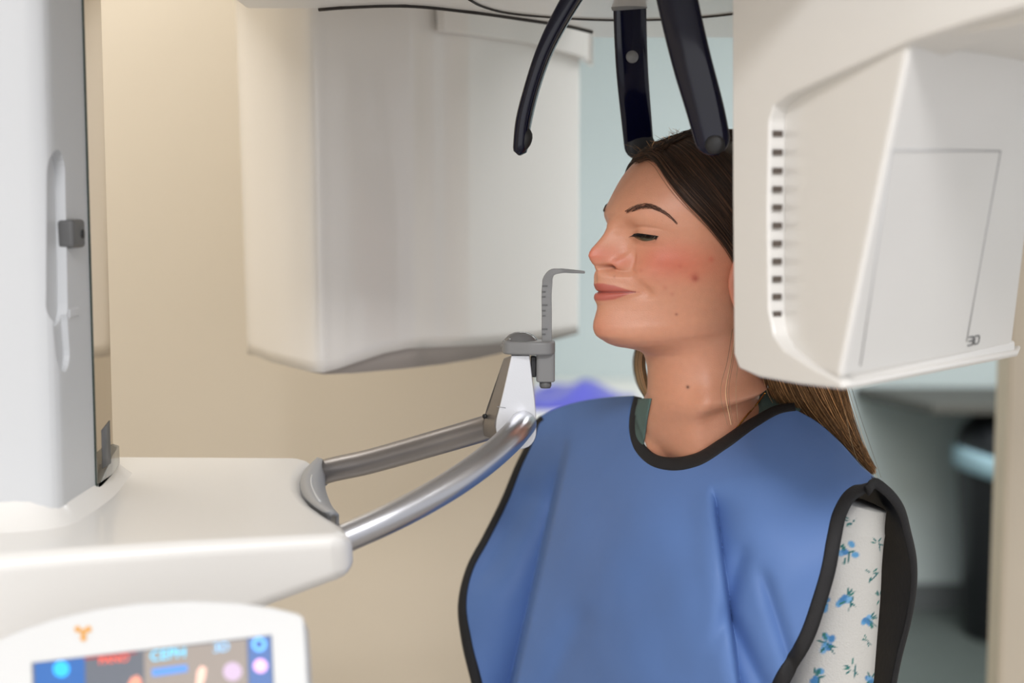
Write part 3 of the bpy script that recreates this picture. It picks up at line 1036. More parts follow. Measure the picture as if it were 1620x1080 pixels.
# ring table: F pixel, B (a,c), W mm, n_front, n_back, m (widest place from F to B)
R = [
    ((1118, 215), (-10, 108), 10, 2, 2, .5),
    ((1085, 221), (-42, 99), 34, 2, 2, .5),
    ((1050, 234), (-70, 80), 54, 2.1, 2, .52),
    ((1022, 250), (-84, 60), 64, 2.1, 2, .54),
    ((1003, 270), (-90, 42), 69, 2.1, 2, .55),
    ((987, 295), (-93, 26), 71, 2.1, 2, .56),
    ((975, 319), (-93, 12), 71.5, 2.05, 2, .56),
    ((970, 335), (-92, 3), 71, 2.0, 2, .56),
    ((969, 347), (-91, -4), 70.5, 2.0, 2, .56),
    ((973, 360), (-90, -9), 70, 2.0, 2, .56),
    ((978, 375), (-88, -14), 69.5, 2.0, 2, .56),
    ((981, 390), (-86, -19), 69, 2.0, 2, .57),
    ((981, 405), (-84, -23), 68, 2.0, 2, .57),
    ((978, 416), (-82, -27), 66.5, 1.95, 2, .57),
    ((972, 425), (-80, -30), 65, 1.9, 2, .58),
    ((967, 435), (-78, -33), 63.5, 1.85, 2, .58),
    ((965, 447), (-76, -37), 62, 1.82, 2, .58),
    ((965, 458), (-74, -40), 60.5, 1.8, 2, .58),
    ((965, 467), (-73, -43), 59, 1.8, 2, .58),
    ((965, 478), (-71, -46), 57.5, 1.8, 2, .58),
    ((963, 488), (-69, -49), 56, 1.8, 2, .58),
    ((960, 498), (-68, -51), 55, 1.8, 2, .59),
    ((957, 508), (-67, -53), 54, 1.8, 2, .59),
    ((953, 520), (-66, -56), 53, 1.82, 2, .59),
    ((953, 531), (-65, -59), 51.5, 1.85, 2, .59),
    ((959, 540), (-64, -62), 50, 1.85, 2, .58),
    ((973, 547), (-63, -66), 48, 1.85, 2, .57),
    ((994, 551), (-62, -71), 47, 1.9, 2, .55),
    ((1012, 555), (-61, -77), 47, 1.95, 2, .53),
    ((1026, 562), (-60, -84), 47.5, 2, 2, .5),
    ((1033, 578), (-60, -95), 49.5, 2, 2, .5),
    ((1035, 605), (-61, -110), 53, 2, 2, .5),
    ((1034, 635), (-64, -126), 62, 2, 2, .5),
]
Fp = [sag(*r[0]) for r in R]
Bp = [hl(*r[1]) for r in R]
Wd = [r[2] / 1000 for r in R]
NF = [r[3] for r in R]
NB = [r[4] for r in R]
MM = [r[5] for r in R]
LD = [lh] * len(R)
for (F3, B3, W3, nf, m_, k) in [
    (P(1032, 672, 1.345), bt_(-0.062, 1.352), .074, 2.0, .5, .4),
    (P(1043, 707, 1.345), bt_(-0.074, 1.336), .084, 2.0, .5, .7),
    (P(1056, 739, 1.346), bt_(-0.084, 1.318), .090, 2.0, .5, 1),
    (bt_(0.040, 1.262), bt_(-0.090, 1.285), .095, 2.2, .5, 1),
    (bt_(0.040, 1.215), bt_(-0.094, 1.23), .125, 2.3, .5, 1),
    (bt_(0.045, 1.12), bt_(-0.092, 1.13), .125, 2.3, .5, 1),
    (bt_(0.055, 1.00), bt_(-0.085, 1.00), .12, 2.2, .5, 1),
    (bt_(0.085, 0.86), bt_(-0.11, 0.86), .155, 2.2, .5, 1),
    (bt_(0.03, 0.80), bt_(-0.03, 0.80), .05, 2.0, .5, 1),
]:
    Fp.append(F3); Bp.append(B3); Wd.append(W3); NF.append(nf); NB.append(2.0); MM.append(m_)
    LD.append(nrm(lh * (1 - k) + ltor * k))
Fp, Bp, LD = np.array(Fp), np.array(Bp), np.array(LD)
# arc length along F for resampling
sF = np.concatenate([[0], np.cumsum(np.linalg.norm(np.diff(Fp, axis=0), axis=1) * 0.85 + np.linalg.norm(np.diff(Bp, axis=0), axis=1) * 0.15 + 1e-4)])
i_neck = len(R) - 1
face_rows = np.linspace(0, sF[i_neck], 430)
rest = np.linspace(sF[i_neck], sF[-1], 90)[1:]
U = np.concatenate([face_rows, rest])
tab_ = np.c_[Fp, Bp, Wd, NF, NB, MM, LD]
Rr = hermite(sF, tab_, U)
NRW = len(U)
# columns: dense at the front
half = np.concatenate([np.linspace(0, 0.62, 90)[:-1], np.linspace(0.62, 1.35, 60)[:-1], np.linspace(1.35, math.pi, 44)])
ang = np.concatenate([half, -half[-2:0:-1]])
NCL = len(ang)
V3 = np.zeros((NRW, NCL, 3))
ca, sa = np.cos(ang), np.sin(ang)
for i in range(NRW):
    F_, B_, W_, nf, nb, m_, L_ = Rr[i, :3], Rr[i, 3:6], Rr[i, 6], Rr[i, 7], Rr[i, 8], Rr[i, 9], nrm(Rr[i, 10:13])
    Mc = F_ + (B_ - F_) * m_
    n_ = np.where(ca >= 0, nf, nb)
    # superellipse by radius so that columns stay where they are in angle
    af = np.where(ca >= 0, np.linalg.norm(F_ - Mc), np.linalg.norm(B_ - Mc))
    x_, y_ = np.abs(ca), np.abs(sa)
    # parametrise on the true ellipse angle
    ex_, ey_ = x_ ** (2 / n_), y_ ** (2 / n_)
    dirF = nrm(F_ - B_)
    farf = np.interp(np.interp(U[i], sF, np.arange(len(sF))), [30, 32, 33, 34, 36, 37, 38], [1, 0.84, 0.68, 0.52, 0.5, 0.6, 1.0])
    W_ = np.where(sa < 0, W_ * farf, W_)
    V3[i] = Mc + (np.sign(ca) * ex_ * af)[:, None] * dirF + (np.sign(sa) * ey_ * W_)[:, None] * L_

# --- facial features: displacement along fh as a function of (b, c) in mm
rel = V3 - H0
bmm = rel @ lh * 1000
cmm = rel[..., 2] * 1000
ab = np.abs(bmm)
S_ = 0.606


def cy(py):       # pixel row -> c in mm on the sagittal plane (approx., incl. camera pitch)
    return 1000 * (np.array([sag(960, q)[2] for q in np.atleast_1d(py)]) - H0[2])


def cyf(py): return float(cy(py)[0])


def G(b0, c0, rb_, rc_):
    return np.exp(-((ab - b0) / rb_)**2 - ((cmm - c0) / rc_)**2)


frontw = sstep(1.45, 1.15, np.abs(ang))[None, :] * np.ones((NRW, 1))
rowi = np.interp(U, sF, np.arange(len(sF)))
roww = (sstep(26.5, 24.5, rowi))[:, None]
D = np.zeros((NRW, NCL))
def smax(a_, b_, k):
    a_, b_ = np.maximum(a_, 0), np.maximum(b_, 0)
    return (a_**k + b_**k + 1e-12) ** (1 / k)


# nose
bpy_ = np.array([335, 347, 360, 375, 390, 405, 416, 425, 435, 447, 458, 467, 478, 488, 498, 508, 520, 531, 540], float)
bpx_ = np.array([970, 969, 973, 978, 981, 981, 978, 972, 967, 965, 965, 965, 965, 963, 960, 957, 953, 953, 959], float)
npy = np.array([338, 346, 352, 357, 361, 370, 378, 386, 392, 398, 404, 411, 416, 419, 422, 425, 429], float)
nfull = np.array([970, 967, 964, 962, 961, 956, 950, 943, 937.5, 933.5, 932, 934.5, 938, 941, 945, 951, 962], float)
ncs = cy(npy)
nn = np.maximum(0, (np.interp(npy, bpy_, bpx_) - nfull)) * S_ / math.cos(PHI)
order = np.argsort(ncs)
nn[-1] = 0
nprof = np.interp(cmm, ncs[order], nn[order], left=0, right=0)
sig = np.interp(cmm, [cyf(425), cyf(415), cyf(404), cyf(388), cyf(372), cyf(350)], [10.0, 10.5, 10.0, 8.5, 8.0, 10.0])
D += nprof * (0.82 * np.exp(-(ab / sig)**2.3) + 0.18 * np.exp(-(ab / 17.0)**2))
# muzzle
mpy = np.array([408, 416, 422, 426, 435, 447, 458, 467, 478, 488, 498, 508, 520, 531, 540], float)
mfull = np.array([974, 960, 946, 943, 941.5, 944.5, 947.5, 948, 947.5, 947, 945, 943, 943, 947, 958], float)
mm0 = np.maximum(0, np.interp(mpy, bpy_, bpx_) - mfull) * S_ / math.cos(PHI)
mm0[0] = 0
mm0[-1] = 0
mcs = cy(mpy)
o2 = np.argsort(mcs)
mprof = np.interp(cmm, mcs[o2], mm0[o2], left=0, right=0)
msig = np.interp(cmm, [cyf(540), cyf(515), cyf(490), cyf(460), cyf(438), cyf(430), cyf(424), cyf(416)], [26, 23, 18.5, 19, 16.5, 11.5, 6.5, 5.0])
nose_d = D.copy()
mz = mprof * np.exp(-(ab / msig)**2.2)
D = smax(nose_d, mz, 5.0)
# wings
wc = cyf(416.5)
wing = 10.5 * np.exp(-(np.abs(ab - 13.0) / 5.2)**2.4 - (np.abs(np.where(cmm > wc, (cmm - wc) / 8.0, (cmm - wc) / 5.6)))**2.4)
D = smax(D, wing + 0.35 * D, 3.0)
D -= 1.8 * G(20.5, cyf(409), 2.4, 6.0)
D -= 0.7 * np.exp(-((ab - 12.5) / 3.5)**2 - ((cmm - cyf(398)) / 2.6)**2)
D -= 8.0 * G(7.6, cyf(421.5), 3.2, 2.0)
# eye sockets, lids, brow
ey0 = cyf(373)
D -= 5.0 * np.exp(-((ab - 19) / 8.5)**2 - ((cmm - (ey0 + 4)) / 10.5)**2)
D -= 3.2 * np.exp(-((ab - 38) / 15)**2 - ((cmm - (ey0 + 3)) / 10.5)**2)
D += 4.6 * np.exp(-((ab - 31) / 12.5)**2 - ((cmm - (ey0 + 1.0)) / 7.0)**2)
crease = ey0 + 8.5 - 0.012 * (ab - 31)**2
D -= 1.0 * np.exp(-((cmm - crease) / 1.3)**2) * np.exp(-((ab - 31) / 13)**4)
D += 2.6 * np.exp(-((ab - 27) / 16)**2 - ((cmm - cyf(336)) / 8)**2)
lowc = ey0 - 9.5 + 0.012 * (ab - 31)**2
D -= 0.7 * np.exp(-((cmm - lowc) / 2.0)**2) * np.exp(-((ab - 28) / 14)**4)
# cheeks raised by the smile
D += 4.2 * np.exp(-((ab - 37) / 15)**2 - ((cmm - cyf(415)) / 13)**2)
# fold from the wing of the nose to the corner of the mouth
fx = np.interp(cmm, [cyf(470), cyf(455), cyf(435), cyf(415)], [33, 31, 23, 18.5])
D -= 1.6 * np.exp(-((ab - fx) / 4.4)**2) * sstep(cyf(476), cyf(462), cmm) * sstep(cyf(410), cyf(426), cmm)
# mouth
mc = cyf(461.5) + 0.0035 * ab**2 - 0.00009 * ab**3
hb = np.clip(1 - (ab / 27.5)**2, 0, 1)
tap = np.sqrt(hb)
D += 2.3 * tap * np.exp(-((cmm - (mc + 6.0 * hb)) / (1.2 + 4.2 * hb))**2)
D += 4.0 * tap * np.exp(-((cmm - (mc - 5.4 * hb)) / (1.2 + 3.9 * hb))**2)
D -= 3.2 * np.sqrt(np.clip(1 - (ab / 28)**2, 0, 1)) * np.exp(-((cmm - mc) / 1.15)**2)
D -= 4.0 * np.exp(-((ab - 29) / 5.5)**2 - ((cmm - mc) / 7)**2)
D -= 1.6 * np.exp(-(ab / 3.0)**2) * sstep(cyf(448), cyf(444), cmm) * sstep(cyf(424), cyf(430), cmm)
# chin
D += 1.2 * np.exp(-(ab / 13)**2 - ((cmm - cyf(517)) / 11)**2)
V3 = V3 + (D * frontw * roww)[..., None] * fh / 1000

# sternomastoid cords and collar bones on the neck
nb_ = sstep(29.5, 33, rowi) * sstep(37.2, 35.5, rowi)
cen = np.array([Rr[:, 0:3] + (Rr[:, 3:6] - Rr[:, 0:3]) * 0.5])[0]
for sgn in (1, -1):
    a0 = np.interp(rowi, [28, 32, 35.0], [1.45, 0.95, 0.32])
    dl = np.exp(-((ang[None, :] * sgn - a0[:, None]) / 0.20)**2) * nb_[:, None]
    dirv = V3 - cen[:, None, :]
    dirv /= np.linalg.norm(dirv, axis=2)[..., None]
    V3 += (dl * 0.0052)[..., None] * dirv
dl = np.exp(-(ang[None, :] / 0.22)**2) * (sstep(33.2, 35.0, rowi) * sstep(36.6, 35.2, rowi))[:, None]
V3 -= (dl * 0.006)[..., None] * dirv

headV = V3.reshape(-1, 3)
headF = grid_faces(NRW, NCL, True)
headF.append(tuple(range(NCL - 1, -1, -1)))
headF.append(tuple((NRW - 1) * NCL + k for k in range(NCL)))

# colour of the skin, with shade painted in at nostrils and mouth slit
bmm2 = (V3 - H0) @ lh * 1000
cmm2 = (V3 - H0)[..., 2] * 1000
ab2 = np.abs(bmm2)
tint = np.ones((NRW, NCL, 3)) * lin((212, 151, 121))


def blend(mask, rgb, k=1.0):
    global tint
    mm_ = np.clip(mask * k, 0, 1)[..., None]
    tint = tint * (1 - mm_) + lin(rgb) * mm_


fw = (frontw * roww)
blend(np.exp(-((ab2 - 46) / 20)**2 - ((cmm2 - cyf(412)) / 17)**2) * roww, (206, 108, 82), 0.85)
blend(np.exp(-(ab2 / 11)**2 - ((cmm2 - cyf(402)) / 8)**2) * fw, (214, 118, 98), 0.75)
blend(np.exp(-((ab2 - 14) / 6)**2 - ((cmm2 - cyf(414)) / 6)**2) * fw, (212, 124, 102), 0.6)
blend(np.exp(-(ab2 / 16)**2 - ((cmm2 - cyf(520)) / 12)**2) * fw, (216, 142, 116), 0.6)
blend(np.exp(-((ab2 - 27) / 16)**2 - ((cmm2 - (ey0 + 6)) / 8)**2) * fw, (204, 146, 116), 0.6)
# lips
up_h = np.interp(ab2, [0, 3, 8, 15, 20, 25.5], [7.2, 8.4, 8.0, 6.0, 3.2, 0])
lo_h = np.interp(ab2, [0, 8, 15, 20, 25.5], [7.4, 7.6, 6.4, 3.6, 0])
mc2 = cyf(461.5) + 0.0035 * ab2**2 - 0.00009 * ab2**3
lipm = (sstep(up_h + 0.9, up_h - 0.5, cmm2 - mc2) * (cmm2 > mc2) + sstep(lo_h + 0.9, lo_h - 0.5, mc2 - cmm2) * (cmm2 <= mc2)) * (ab2 < 27) * fw
blend(lipm, (186, 92, 82), 0.85)
blend(np.exp(-((ab2 - 7.5) / 3.2)**2 - ((cmm2 - cyf(420.8)) / 1.4)**2) * fw, (96, 44, 36), 0.8)  # nostril shade painted into the skin colour
blend(np.exp(-((cmm2 - mc2) / 0.8)**2) * (ab2 < 25.5) * fw, (120, 48, 44), 0.75)  # shade between the lips painted as a dark line
# blemishes given as places on the photographed side
pxs, pys = proj(V3.reshape(-1, 3))
pxs, pys = pxs.reshape(NRW, NCL), pys.reshape(NRW, NCL)
near = (bmm2 > 0) & (np.abs(ang)[None, :] < 2.4)
for (x0, y0, r0, rgb, k) in [(1100, 440, 5, (150, 70, 56), .85), (1097, 437, 9, (196, 104, 84), .5), (1088, 612, 2.6, (90, 50, 36), .95), (1070, 497, 2.2, (150, 84, 66), .8),
                             (1014, 428, 3, (190, 108, 88), .4), (1052, 455, 4, (196, 116, 96), .4), (1063, 465, 3, (196, 116, 96), .4), (1076, 421, 3.4, (190, 96, 76), .5), (1125, 410, 4.5, (200, 96, 74), .5), (972, 438, 1.8, (170, 104, 82), .6)]:
    blend(np.exp(-((pxs - x0)**2 + (pys - y0)**2) / r0**2) * near, rgb, k)


# ear (joined into the same skin mesh)
def ear_mesh(sgn):
    nr_, nc_ = 18, 28
    c0 = H0 + fh * 0.0045 + lh * 0.0655 * sgn + np.array([0, 0, cyf(447) / 1000 + 0.004])
    out = []
    for i in range(nr_):
        ph = i / (nr_ - 1) * math.pi
        for j in range(nc_):
            th_ = 2 * math.pi * j / nc_
            # ear outline in (a, c): taller than wide, lobe narrower
            ux = math.cos(th_)
            uz = math.sin(th_)
            wv = 0.016 if uz > 0 else 0.016 - 0.0055 * (-uz)**1.5
            hv = 0.031
            rr = math.sin(ph)
            thick = 0.0055 * math.cos(ph)
            dishx = -0.0035 * math.exp(-((rr - 0.45) / 0.28)**2) if math.cos(ph) > 0 else 0
            a_ = -ux * wv * rr
            c_ = uz * hv * rr
            b_ = thick + dishx + 0.010 * (0.5 + a_ / -0.03) * rr * 0.8 + 0.004
            out.append(c0 + fh * (a_ - 0.004 + c_ * -0.15) + lh * sgn * b_ + np.array([0, 0, c_]))
    return np.array(out), grid_faces(nr_, nc_, True)


def scalp_mask(bv):
    amm = (V3 - H0) @ fh * 1000
    # hairline measured on the near side of the head itself
    pts = []
    for a_, b_ in [(1012, 257), (1042, 257), (1060, 285), (1085, 316), (1120, 351), (1150, 389)]:
        loc = bv.ray_cast(Vector(CAM), Vector(nrm(ray(a_, b_))))[0]
        if loc is not None:
            q = np.array(loc) - H0
            pts.append((q[2] * 1000, q @ fh * 1000))
    pts = np.array(sorted(pts))
    ah = np.interp(cmm2, pts[:, 0], pts[:, 1])
    return sstep(ah - 1.0, ah - 5.0, amm) * (rowi[:, None] < 29) * sstep(pts[0, 0] - 6, pts[0, 0] + 8, cmm2)


bvh0 = BVHTree.FromPolygons([tuple(v) for v in headV], [tuple(f) for f in headF[:-2]])
blend(scalp_mask(bvh0), (46, 31, 22), 1.0)
e1, e2 = ear_mesh(1), ear_mesh(-1)


# arms with hands (inside the sleeves, below the frame)
def limb(pts, rad, n=16, k=24):
    p = spl(pts, k)
    return tube(p, np.interp(np.linspace(0, 1, k), np.linspace(0, 1, len(rad)), rad), n)


def arm_parts(sh, el, wr, fdir, ldir):
    parts = [limb([sh, (np.array(sh) + el) / 2, el, (np.array(el) + wr) / 2, wr], [0.022, 0.034, 0.031, 0.029, 0.021])]
    dd = nrm(np.array(wr) - np.array(el))
    pal0, pal1 = np.array(wr), np.array(wr) + dd * 0.085
    parts.append(tube(spl([pal0 - dd * .012, pal0 + dd * .03, pal1], 8), [0.019, 0.022, 0.029, 0.035, 0.038, 0.038, 0.036, 0.03], 16, flat=0.36, up=ldir))
    for k in range(4):
        s_ = pal1 - dd * .008 + fdir * (0.028 - 0.0185 * k)
        L = (0.066, 0.075, 0.070, 0.054)[k]
        inw_ = -np.asarray(ldir)
        parts.append(tube(spl([s_, s_ + dd * L * .45 + inw_ * .006, s_ + dd * L * .8 + inw_ * .018, s_ + dd * L * .92 + inw_ * .03], 10), [0.0085, 0.0086, 0.008, 0.0078, 0.0078, 0.0074, 0.007, 0.0068, 0.006, 0.003], 10))
    s_ = pal0 + dd * .03 + fdir * 0.028
    parts.append(tube(spl([s_, s_ + fdir * .022 + dd * .022, s_ + fdir * .026 + dd * .048], 8), [0.011, 0.0105, 0.0098, 0.0095, 0.009, 0.008, 0.007, 0.003], 10))
    return parts


nsh, nel, nwr = P(1333, 812, 1.288), P(1312, 1080, 1.30), bt_(0.10, 0.86, 0.215)
nel = np.array([nel[0], nel[1], 1.07])
fsh, fel, fwr = bt_(-0.045, 1.245, -0.11), bt_(-0.075, 1.06, -0.155), bt_(-0.01, 0.84, -0.185)
arms = arm_parts(nsh, nel, nwr, ftor, ltor) + arm_parts(fsh, fel, fwr, ftor, -ltor)
allV, allF = join((headV, headF), e1, e2, *arms)
me = bpy.data.meshes.new('body')
me.from_pydata(allV.tolist(), [], [tuple(int(i) for i in f) for f in allF])
me.materials.append(M['skin'])
col = np.tile(np.r_[lin((212, 152, 124)), 1.0], (len(allV), 1))
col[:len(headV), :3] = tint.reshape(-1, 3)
col[len(headV):len(headV) + len(e1[0]) * 2, :3] = lin((216, 140, 114))
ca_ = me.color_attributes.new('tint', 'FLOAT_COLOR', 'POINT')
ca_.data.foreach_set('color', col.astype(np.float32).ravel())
bm = bmesh.new()
bm.from_mesh(me)
bmesh.ops.recalc_face_normals(bm, faces=bm.faces)
bm.to_mesh(me)
bm.free()
for p_ in me.polygons: p_.use_smooth = True
body = bpy.data.objects.new('body', me)
link(body, person)
bvh = BVHTree.FromPolygons([tuple(v) for v in headV], [tuple(f) for f in headF[:-2]])


def hit(px, py, lift=0.0, default=None):
    d = nrm(ray(px, py))
    loc, n_, i_, dist = bvh.ray_cast(Vector(CAM), Vector(d))
    if loc is None:
        return P(px, py, default) if default else None
    loc = np.array(loc)
    n_ = np.array(n_)
    if np.dot(n_, d) > 0: n_ = -n_
    return loc + n_ * lift


def mirror(p):     # across the sagittal plane of the head
    p = np.asarray(p)
    return p - 2 * ((p - H0) @ lh)[..., None] * lh


def brow(sgn):
    st = []
    up_ = [(989, 333), (1000, 328), (1014, 323), (1030, 323), (1046, 330), (1060, 340), (1072, 353)]
    lo_ = [(990, 338), (1001, 335), (1016, 331), (1030, 330), (1044, 335), (1058, 343), (1071, 355)]
    u1, l1 = spl(up_, 60), spl(lo_, 60)
    for k in range(210):
        t = rng.random() * 0.97
        i = int(t * 59)
        q = rng.random()
        r0 = l1[i] * (1 - q) + u1[i] * q
        i2 = min(59, i + 7)
        dq = rng.normal(0.12, 0.12)
        q2 = np.clip(q + dq, 0, 1.05)
        r1 = l1[i2] * (1 - q2) + u1[i2] * q2
        pts = [hit(*(r0 * (1 - s_) + r1 * s_), 0.0004 + 0.0008 * math.sin(s_ * 2)) for s_ in (0, .33, .66, 1)]
        if any(p is None for p in pts): continue
        pts = np.array(pts)
        st.append(pts if sgn > 0 else mirror(pts))
    return st


hair_obj('eyebrow', brow(1), 0.00016, M['hairdark'], person)
hair_obj('eyebrow', brow(-1), 0.00016, M['hairdark'], person)


def eye_patch(sgn):
    up_ = spl([(1000, 372), (1007, 370.5), (1016, 371), (1028, 372), (1037, 373), (1042, 373.5)], 24)
    lo_ = spl([(1000, 372.5), (1008, 377.5), (1018, 381), (1028, 380.5), (1037, 377.5), (1042, 374)], 24)
    V = []
    for i in range(24):
        for k in range(6):
            s_ = k / 5
            q = up_[i] * (1 - s_) + lo_[i] * s_
            p = hit(q[0], q[1], 0.0002 + 0.0010 * math.sin(s_ * math.pi) * math.sin(i / 23 * math.pi))
            V.append(p if sgn > 0 else mirror(p))
    return np.array(V), grid_faces(24, 6)


def lashes(sgn):
    st = []
    ln_ = spl([(1001, 371), (1008, 369.6), (1018, 370.5), (1030, 372), (1037, 373), (1041, 373.6)], 60)
    for k in range(90):
        t = rng.random()
        i = int(t * 59)
        q = ln_[i] + np.array([0, rng.normal(0, 0.5)])
        p0 = hit(q[0], q[1], 0.0002)
        out_ = nrm(p0 - (H0 + fh * 0.055 + lh * 0.031 + np.array([0, 0, cyf(373) / 1000])))
        L = 0.0045 + 0.002 * t
        dn_ = np.array([0, 0, -1.0])
        side = lh * (0.5 * (t - 0.4))
        v1 = nrm(out_ * 0.9 + dn_ * 0.75 + side)
        v2 = nrm(out_ * 1.0 + dn_ * 0.25 + side)
        pts = np.array([p0, p0 + v1 * L * .4, p0 + v1 * L * .6 + v2 * L * .25, p0 + v1 * L * .6 + v2 * L * .5])
        st.append(pts if sgn > 0 else mirror(pts))
    # lid line
    for k in range(9):
        o = rng.normal(0, 0.35)
        pts = np.array([hit(q[0], q[1] + o, 0.0004) for q in ln_[2:58:5]])
        st.append(pts if sgn > 0 else mirror(pts))
    return st


for sg in (1, -1):
    ep = mesh('eye', *eye_patch(sg), M['eye'], person)
    hair_obj('eyelashes', lashes(sg), 0.00022, M['lash'], person, 0.25)

# ------------------------------------------------------------------ hair
def guide(pts):
    out = []
    for q in pts:
        if len(q) == 3 and q[2] is not None:
            out.append(P(*q))
        else:
            h = hit(q[0], q[1], 0.004)
            out.append(h if h is not None else P(q[0], q[1], 1.355))
    return spl(out, 40)


GA = guide([(1010, 259), (1026, 252), (1042, 259), (1060, 285), (1085, 316), (1120, 351), (1150, 389), (1172, 428), (1192, 480, 1.285), (1206, 545, 1.305), (1222, 610, 1.335), (1262, 664, 1.365), (1325, 712, 1.36), (1370, 750, 1.335)])
GB = guide([(1016, 248), (1040, 236), (1068, 240), (1098, 270), (1135, 315), (1170, 365), (1196, 420), (1215, 480, 1.29), (1232, 545, 1.305), (1250, 612, 1.33), (1288, 668, 1.362), (1340, 722, 1.352), (1376, 752, 1.335)])
GC = guide([(1034, 230), (1066, 220), (1108, 230), (1152, 272), (1192, 325), (1224, 390), (1245, 460, 1.30), (1262, 535, 1.305), (1285, 610, 1.325), (1316, 664, 1.352), (1352, 716, 1.345), (1380, 748, 1.335)])
GD = guide([(1074, 212), (1120, 208), (1172, 225), (1222, 268), (1260, 330), (1282, 400, 1.335), (1296, 470, 1.335), (1312, 545, 1.335), (1334, 612, 1.34), (1348, 664, 1.348), (1366, 712, 1.345), (1384, 746, 1.335)])
GE = guide([(1120, 206), (1175, 208), (1228, 240), (1268, 300, 1.38), (1290, 380, 1.38), (1300, 460, 1.38), (1312, 545, 1.375), (1330, 612, 1.37), (1345, 664, 1.365), (1362, 712, 1.355), (1382, 744, 1.34)])
GL = np.array([GA, GB, GC, GD, GE])


def fam(g):
    x = g * 4
    i = min(3, int(x))
    f_ = x - i
    return GL[i] * (1 - f_) + GL[i + 1] * f_


strands = []
ssamp = np.linspace(0, 1, 28)
for k in range(9000):
    g = rng.random()
    c = fam(g)
    # random root along the strand family and random length
    r0 = max(0.0, rng.normal(0.0, 0.05)) if rng.random() < 0.7 else rng.random() * 0.35
    r1 = min(1.0, 0.78 + 0.24 * rng.random())
    idx = r0 + (r1 - r0) * ssamp
    p = np.stack([np.interp(idx, np.linspace(0, 1, 40), c[:, d]) for d in range(3)], 1)
    # layer thickness and small wander
    lay = rng.random()
    offd = nrm(np.array([0.1, -1.0, 0.25]))
    prof = np.interp(idx, [0, .12, .5, .75, 1], [0.001, 0.004, 0.007, 0.012, 0.006])
    p = p + offd * (prof * (lay - 0.55))[:, None]
    if idx[-1] > .6:
        p[:, 1] += np.interp(idx, [.5, .75, 1], [0, 0.02, 0.012]) * rng.random()
    ph = rng.random(3) * 6.28
    amp = np.interp(idx, [0, .3, 1], [0.0008, 0.0015, 0.004])
    if g < 0.1:
        p += rng.normal(0, 0.0016, 3)
    p += np.stack([np.sin(idx * 9 + ph[0]), np.sin(idx * 7 + ph[1]), np.sin(idx * 8 + ph[2])], 1) * amp[:, None] * 0.6
    strands.append(p)
# far side of the head, crown to nape, falling on the far shoulder
for k in range(2600):
    g = rng.random()
    c = fam(0.12 + 0.88 * g)[:26]
    p = mirror(np.stack([np.interp(ssamp, np.linspace(0, 1, 26), c[:, d]) for d in range(3)], 1))
    p = p + rng.normal(0, 0.0014, 3)
    strands.append(p)
locks = []
# locks behind the far side of the neck
for k in range(420):
    x0 = rng.normal(0, 4.5)
    dy = rng.normal(0, 0.010)
    pts = [P(1046 + x0, 470, 1.45 + dy), P(1024 + x0, 530, 1.455 + dy), P(1012 + x0 * .9, 570, 1.455 + dy), P(1017 + x0 * .9, 605, 1.455 + dy), P(1027 + x0 * .5, 632, 1.45 + dy), P(1034 + x0 * .5, 650, 1.45 + dy)]
    locks.append(spl(pts, 16))
# stray hairs on top and around
for k in range(70):
    x0 = 1012 + rng.random() * 70
    y0 = np.interp(x0, [1010, 1040, 1060, 1082], [252, 236, 224, 216])
    h0 = hit(x0, y0 + 5, 0.001)
    if h0 is None: continue
    v = np.array([rng.normal(0.0, .7), rng.normal(0, .5), 1.0])
    L = 0.004 + 0.008 * rng.random()
    strands.append(np.array([h0, h0 + v * L * .5, h0 + v * L + np.array([0.004 * rng.normal(), 0, -0.001])]))
for k in range(7):
    x0 = rng.normal(0, 6)
    y_ = 1.30 + rng.normal(0, .02)
    locks.append(spl([P(1335 + x0, 600, y_ + .04), P(1350 + x0, 650, y_ + .05), P(1366 + x0 * 1.3, 705, y_ + .045), P(1384 + x0 * 1.2, 755, y_ + .03)], 14))
for k in range(5):
    x0 = rng.normal(0, 6)
    locks.append(spl([P(1166 + x0, 520, 1.27), P(1158 + x0, 570, 1.275), P(1150 + x0 * 1.4, 620, 1.285), P(1158 + x0, 672, 1.29)], 14))
hair = None
# solid under-layer of the hair
hv = []
sel = []
for i in range(24):
    g = i / 23
    c = fam(0.05 + 0.95 * g) + np.array([0.0, 0.007, -0.001])
    hv.append(c)
hv = np.array(hv)
Vn = hv[:, :34].reshape(-1, 3)
Fn = grid_faces(24, 34)
hair = mesh('hair', Vn, Fn, M['hairbase'], person, solid=0.006, off=0)
hair_obj('hair_lock', locks, 0.00022, M['hairlight'], hair, 0.6)
hs = hair_obj('hair_strands', strands, 0.00020, M['hair'], hair, 0.5)

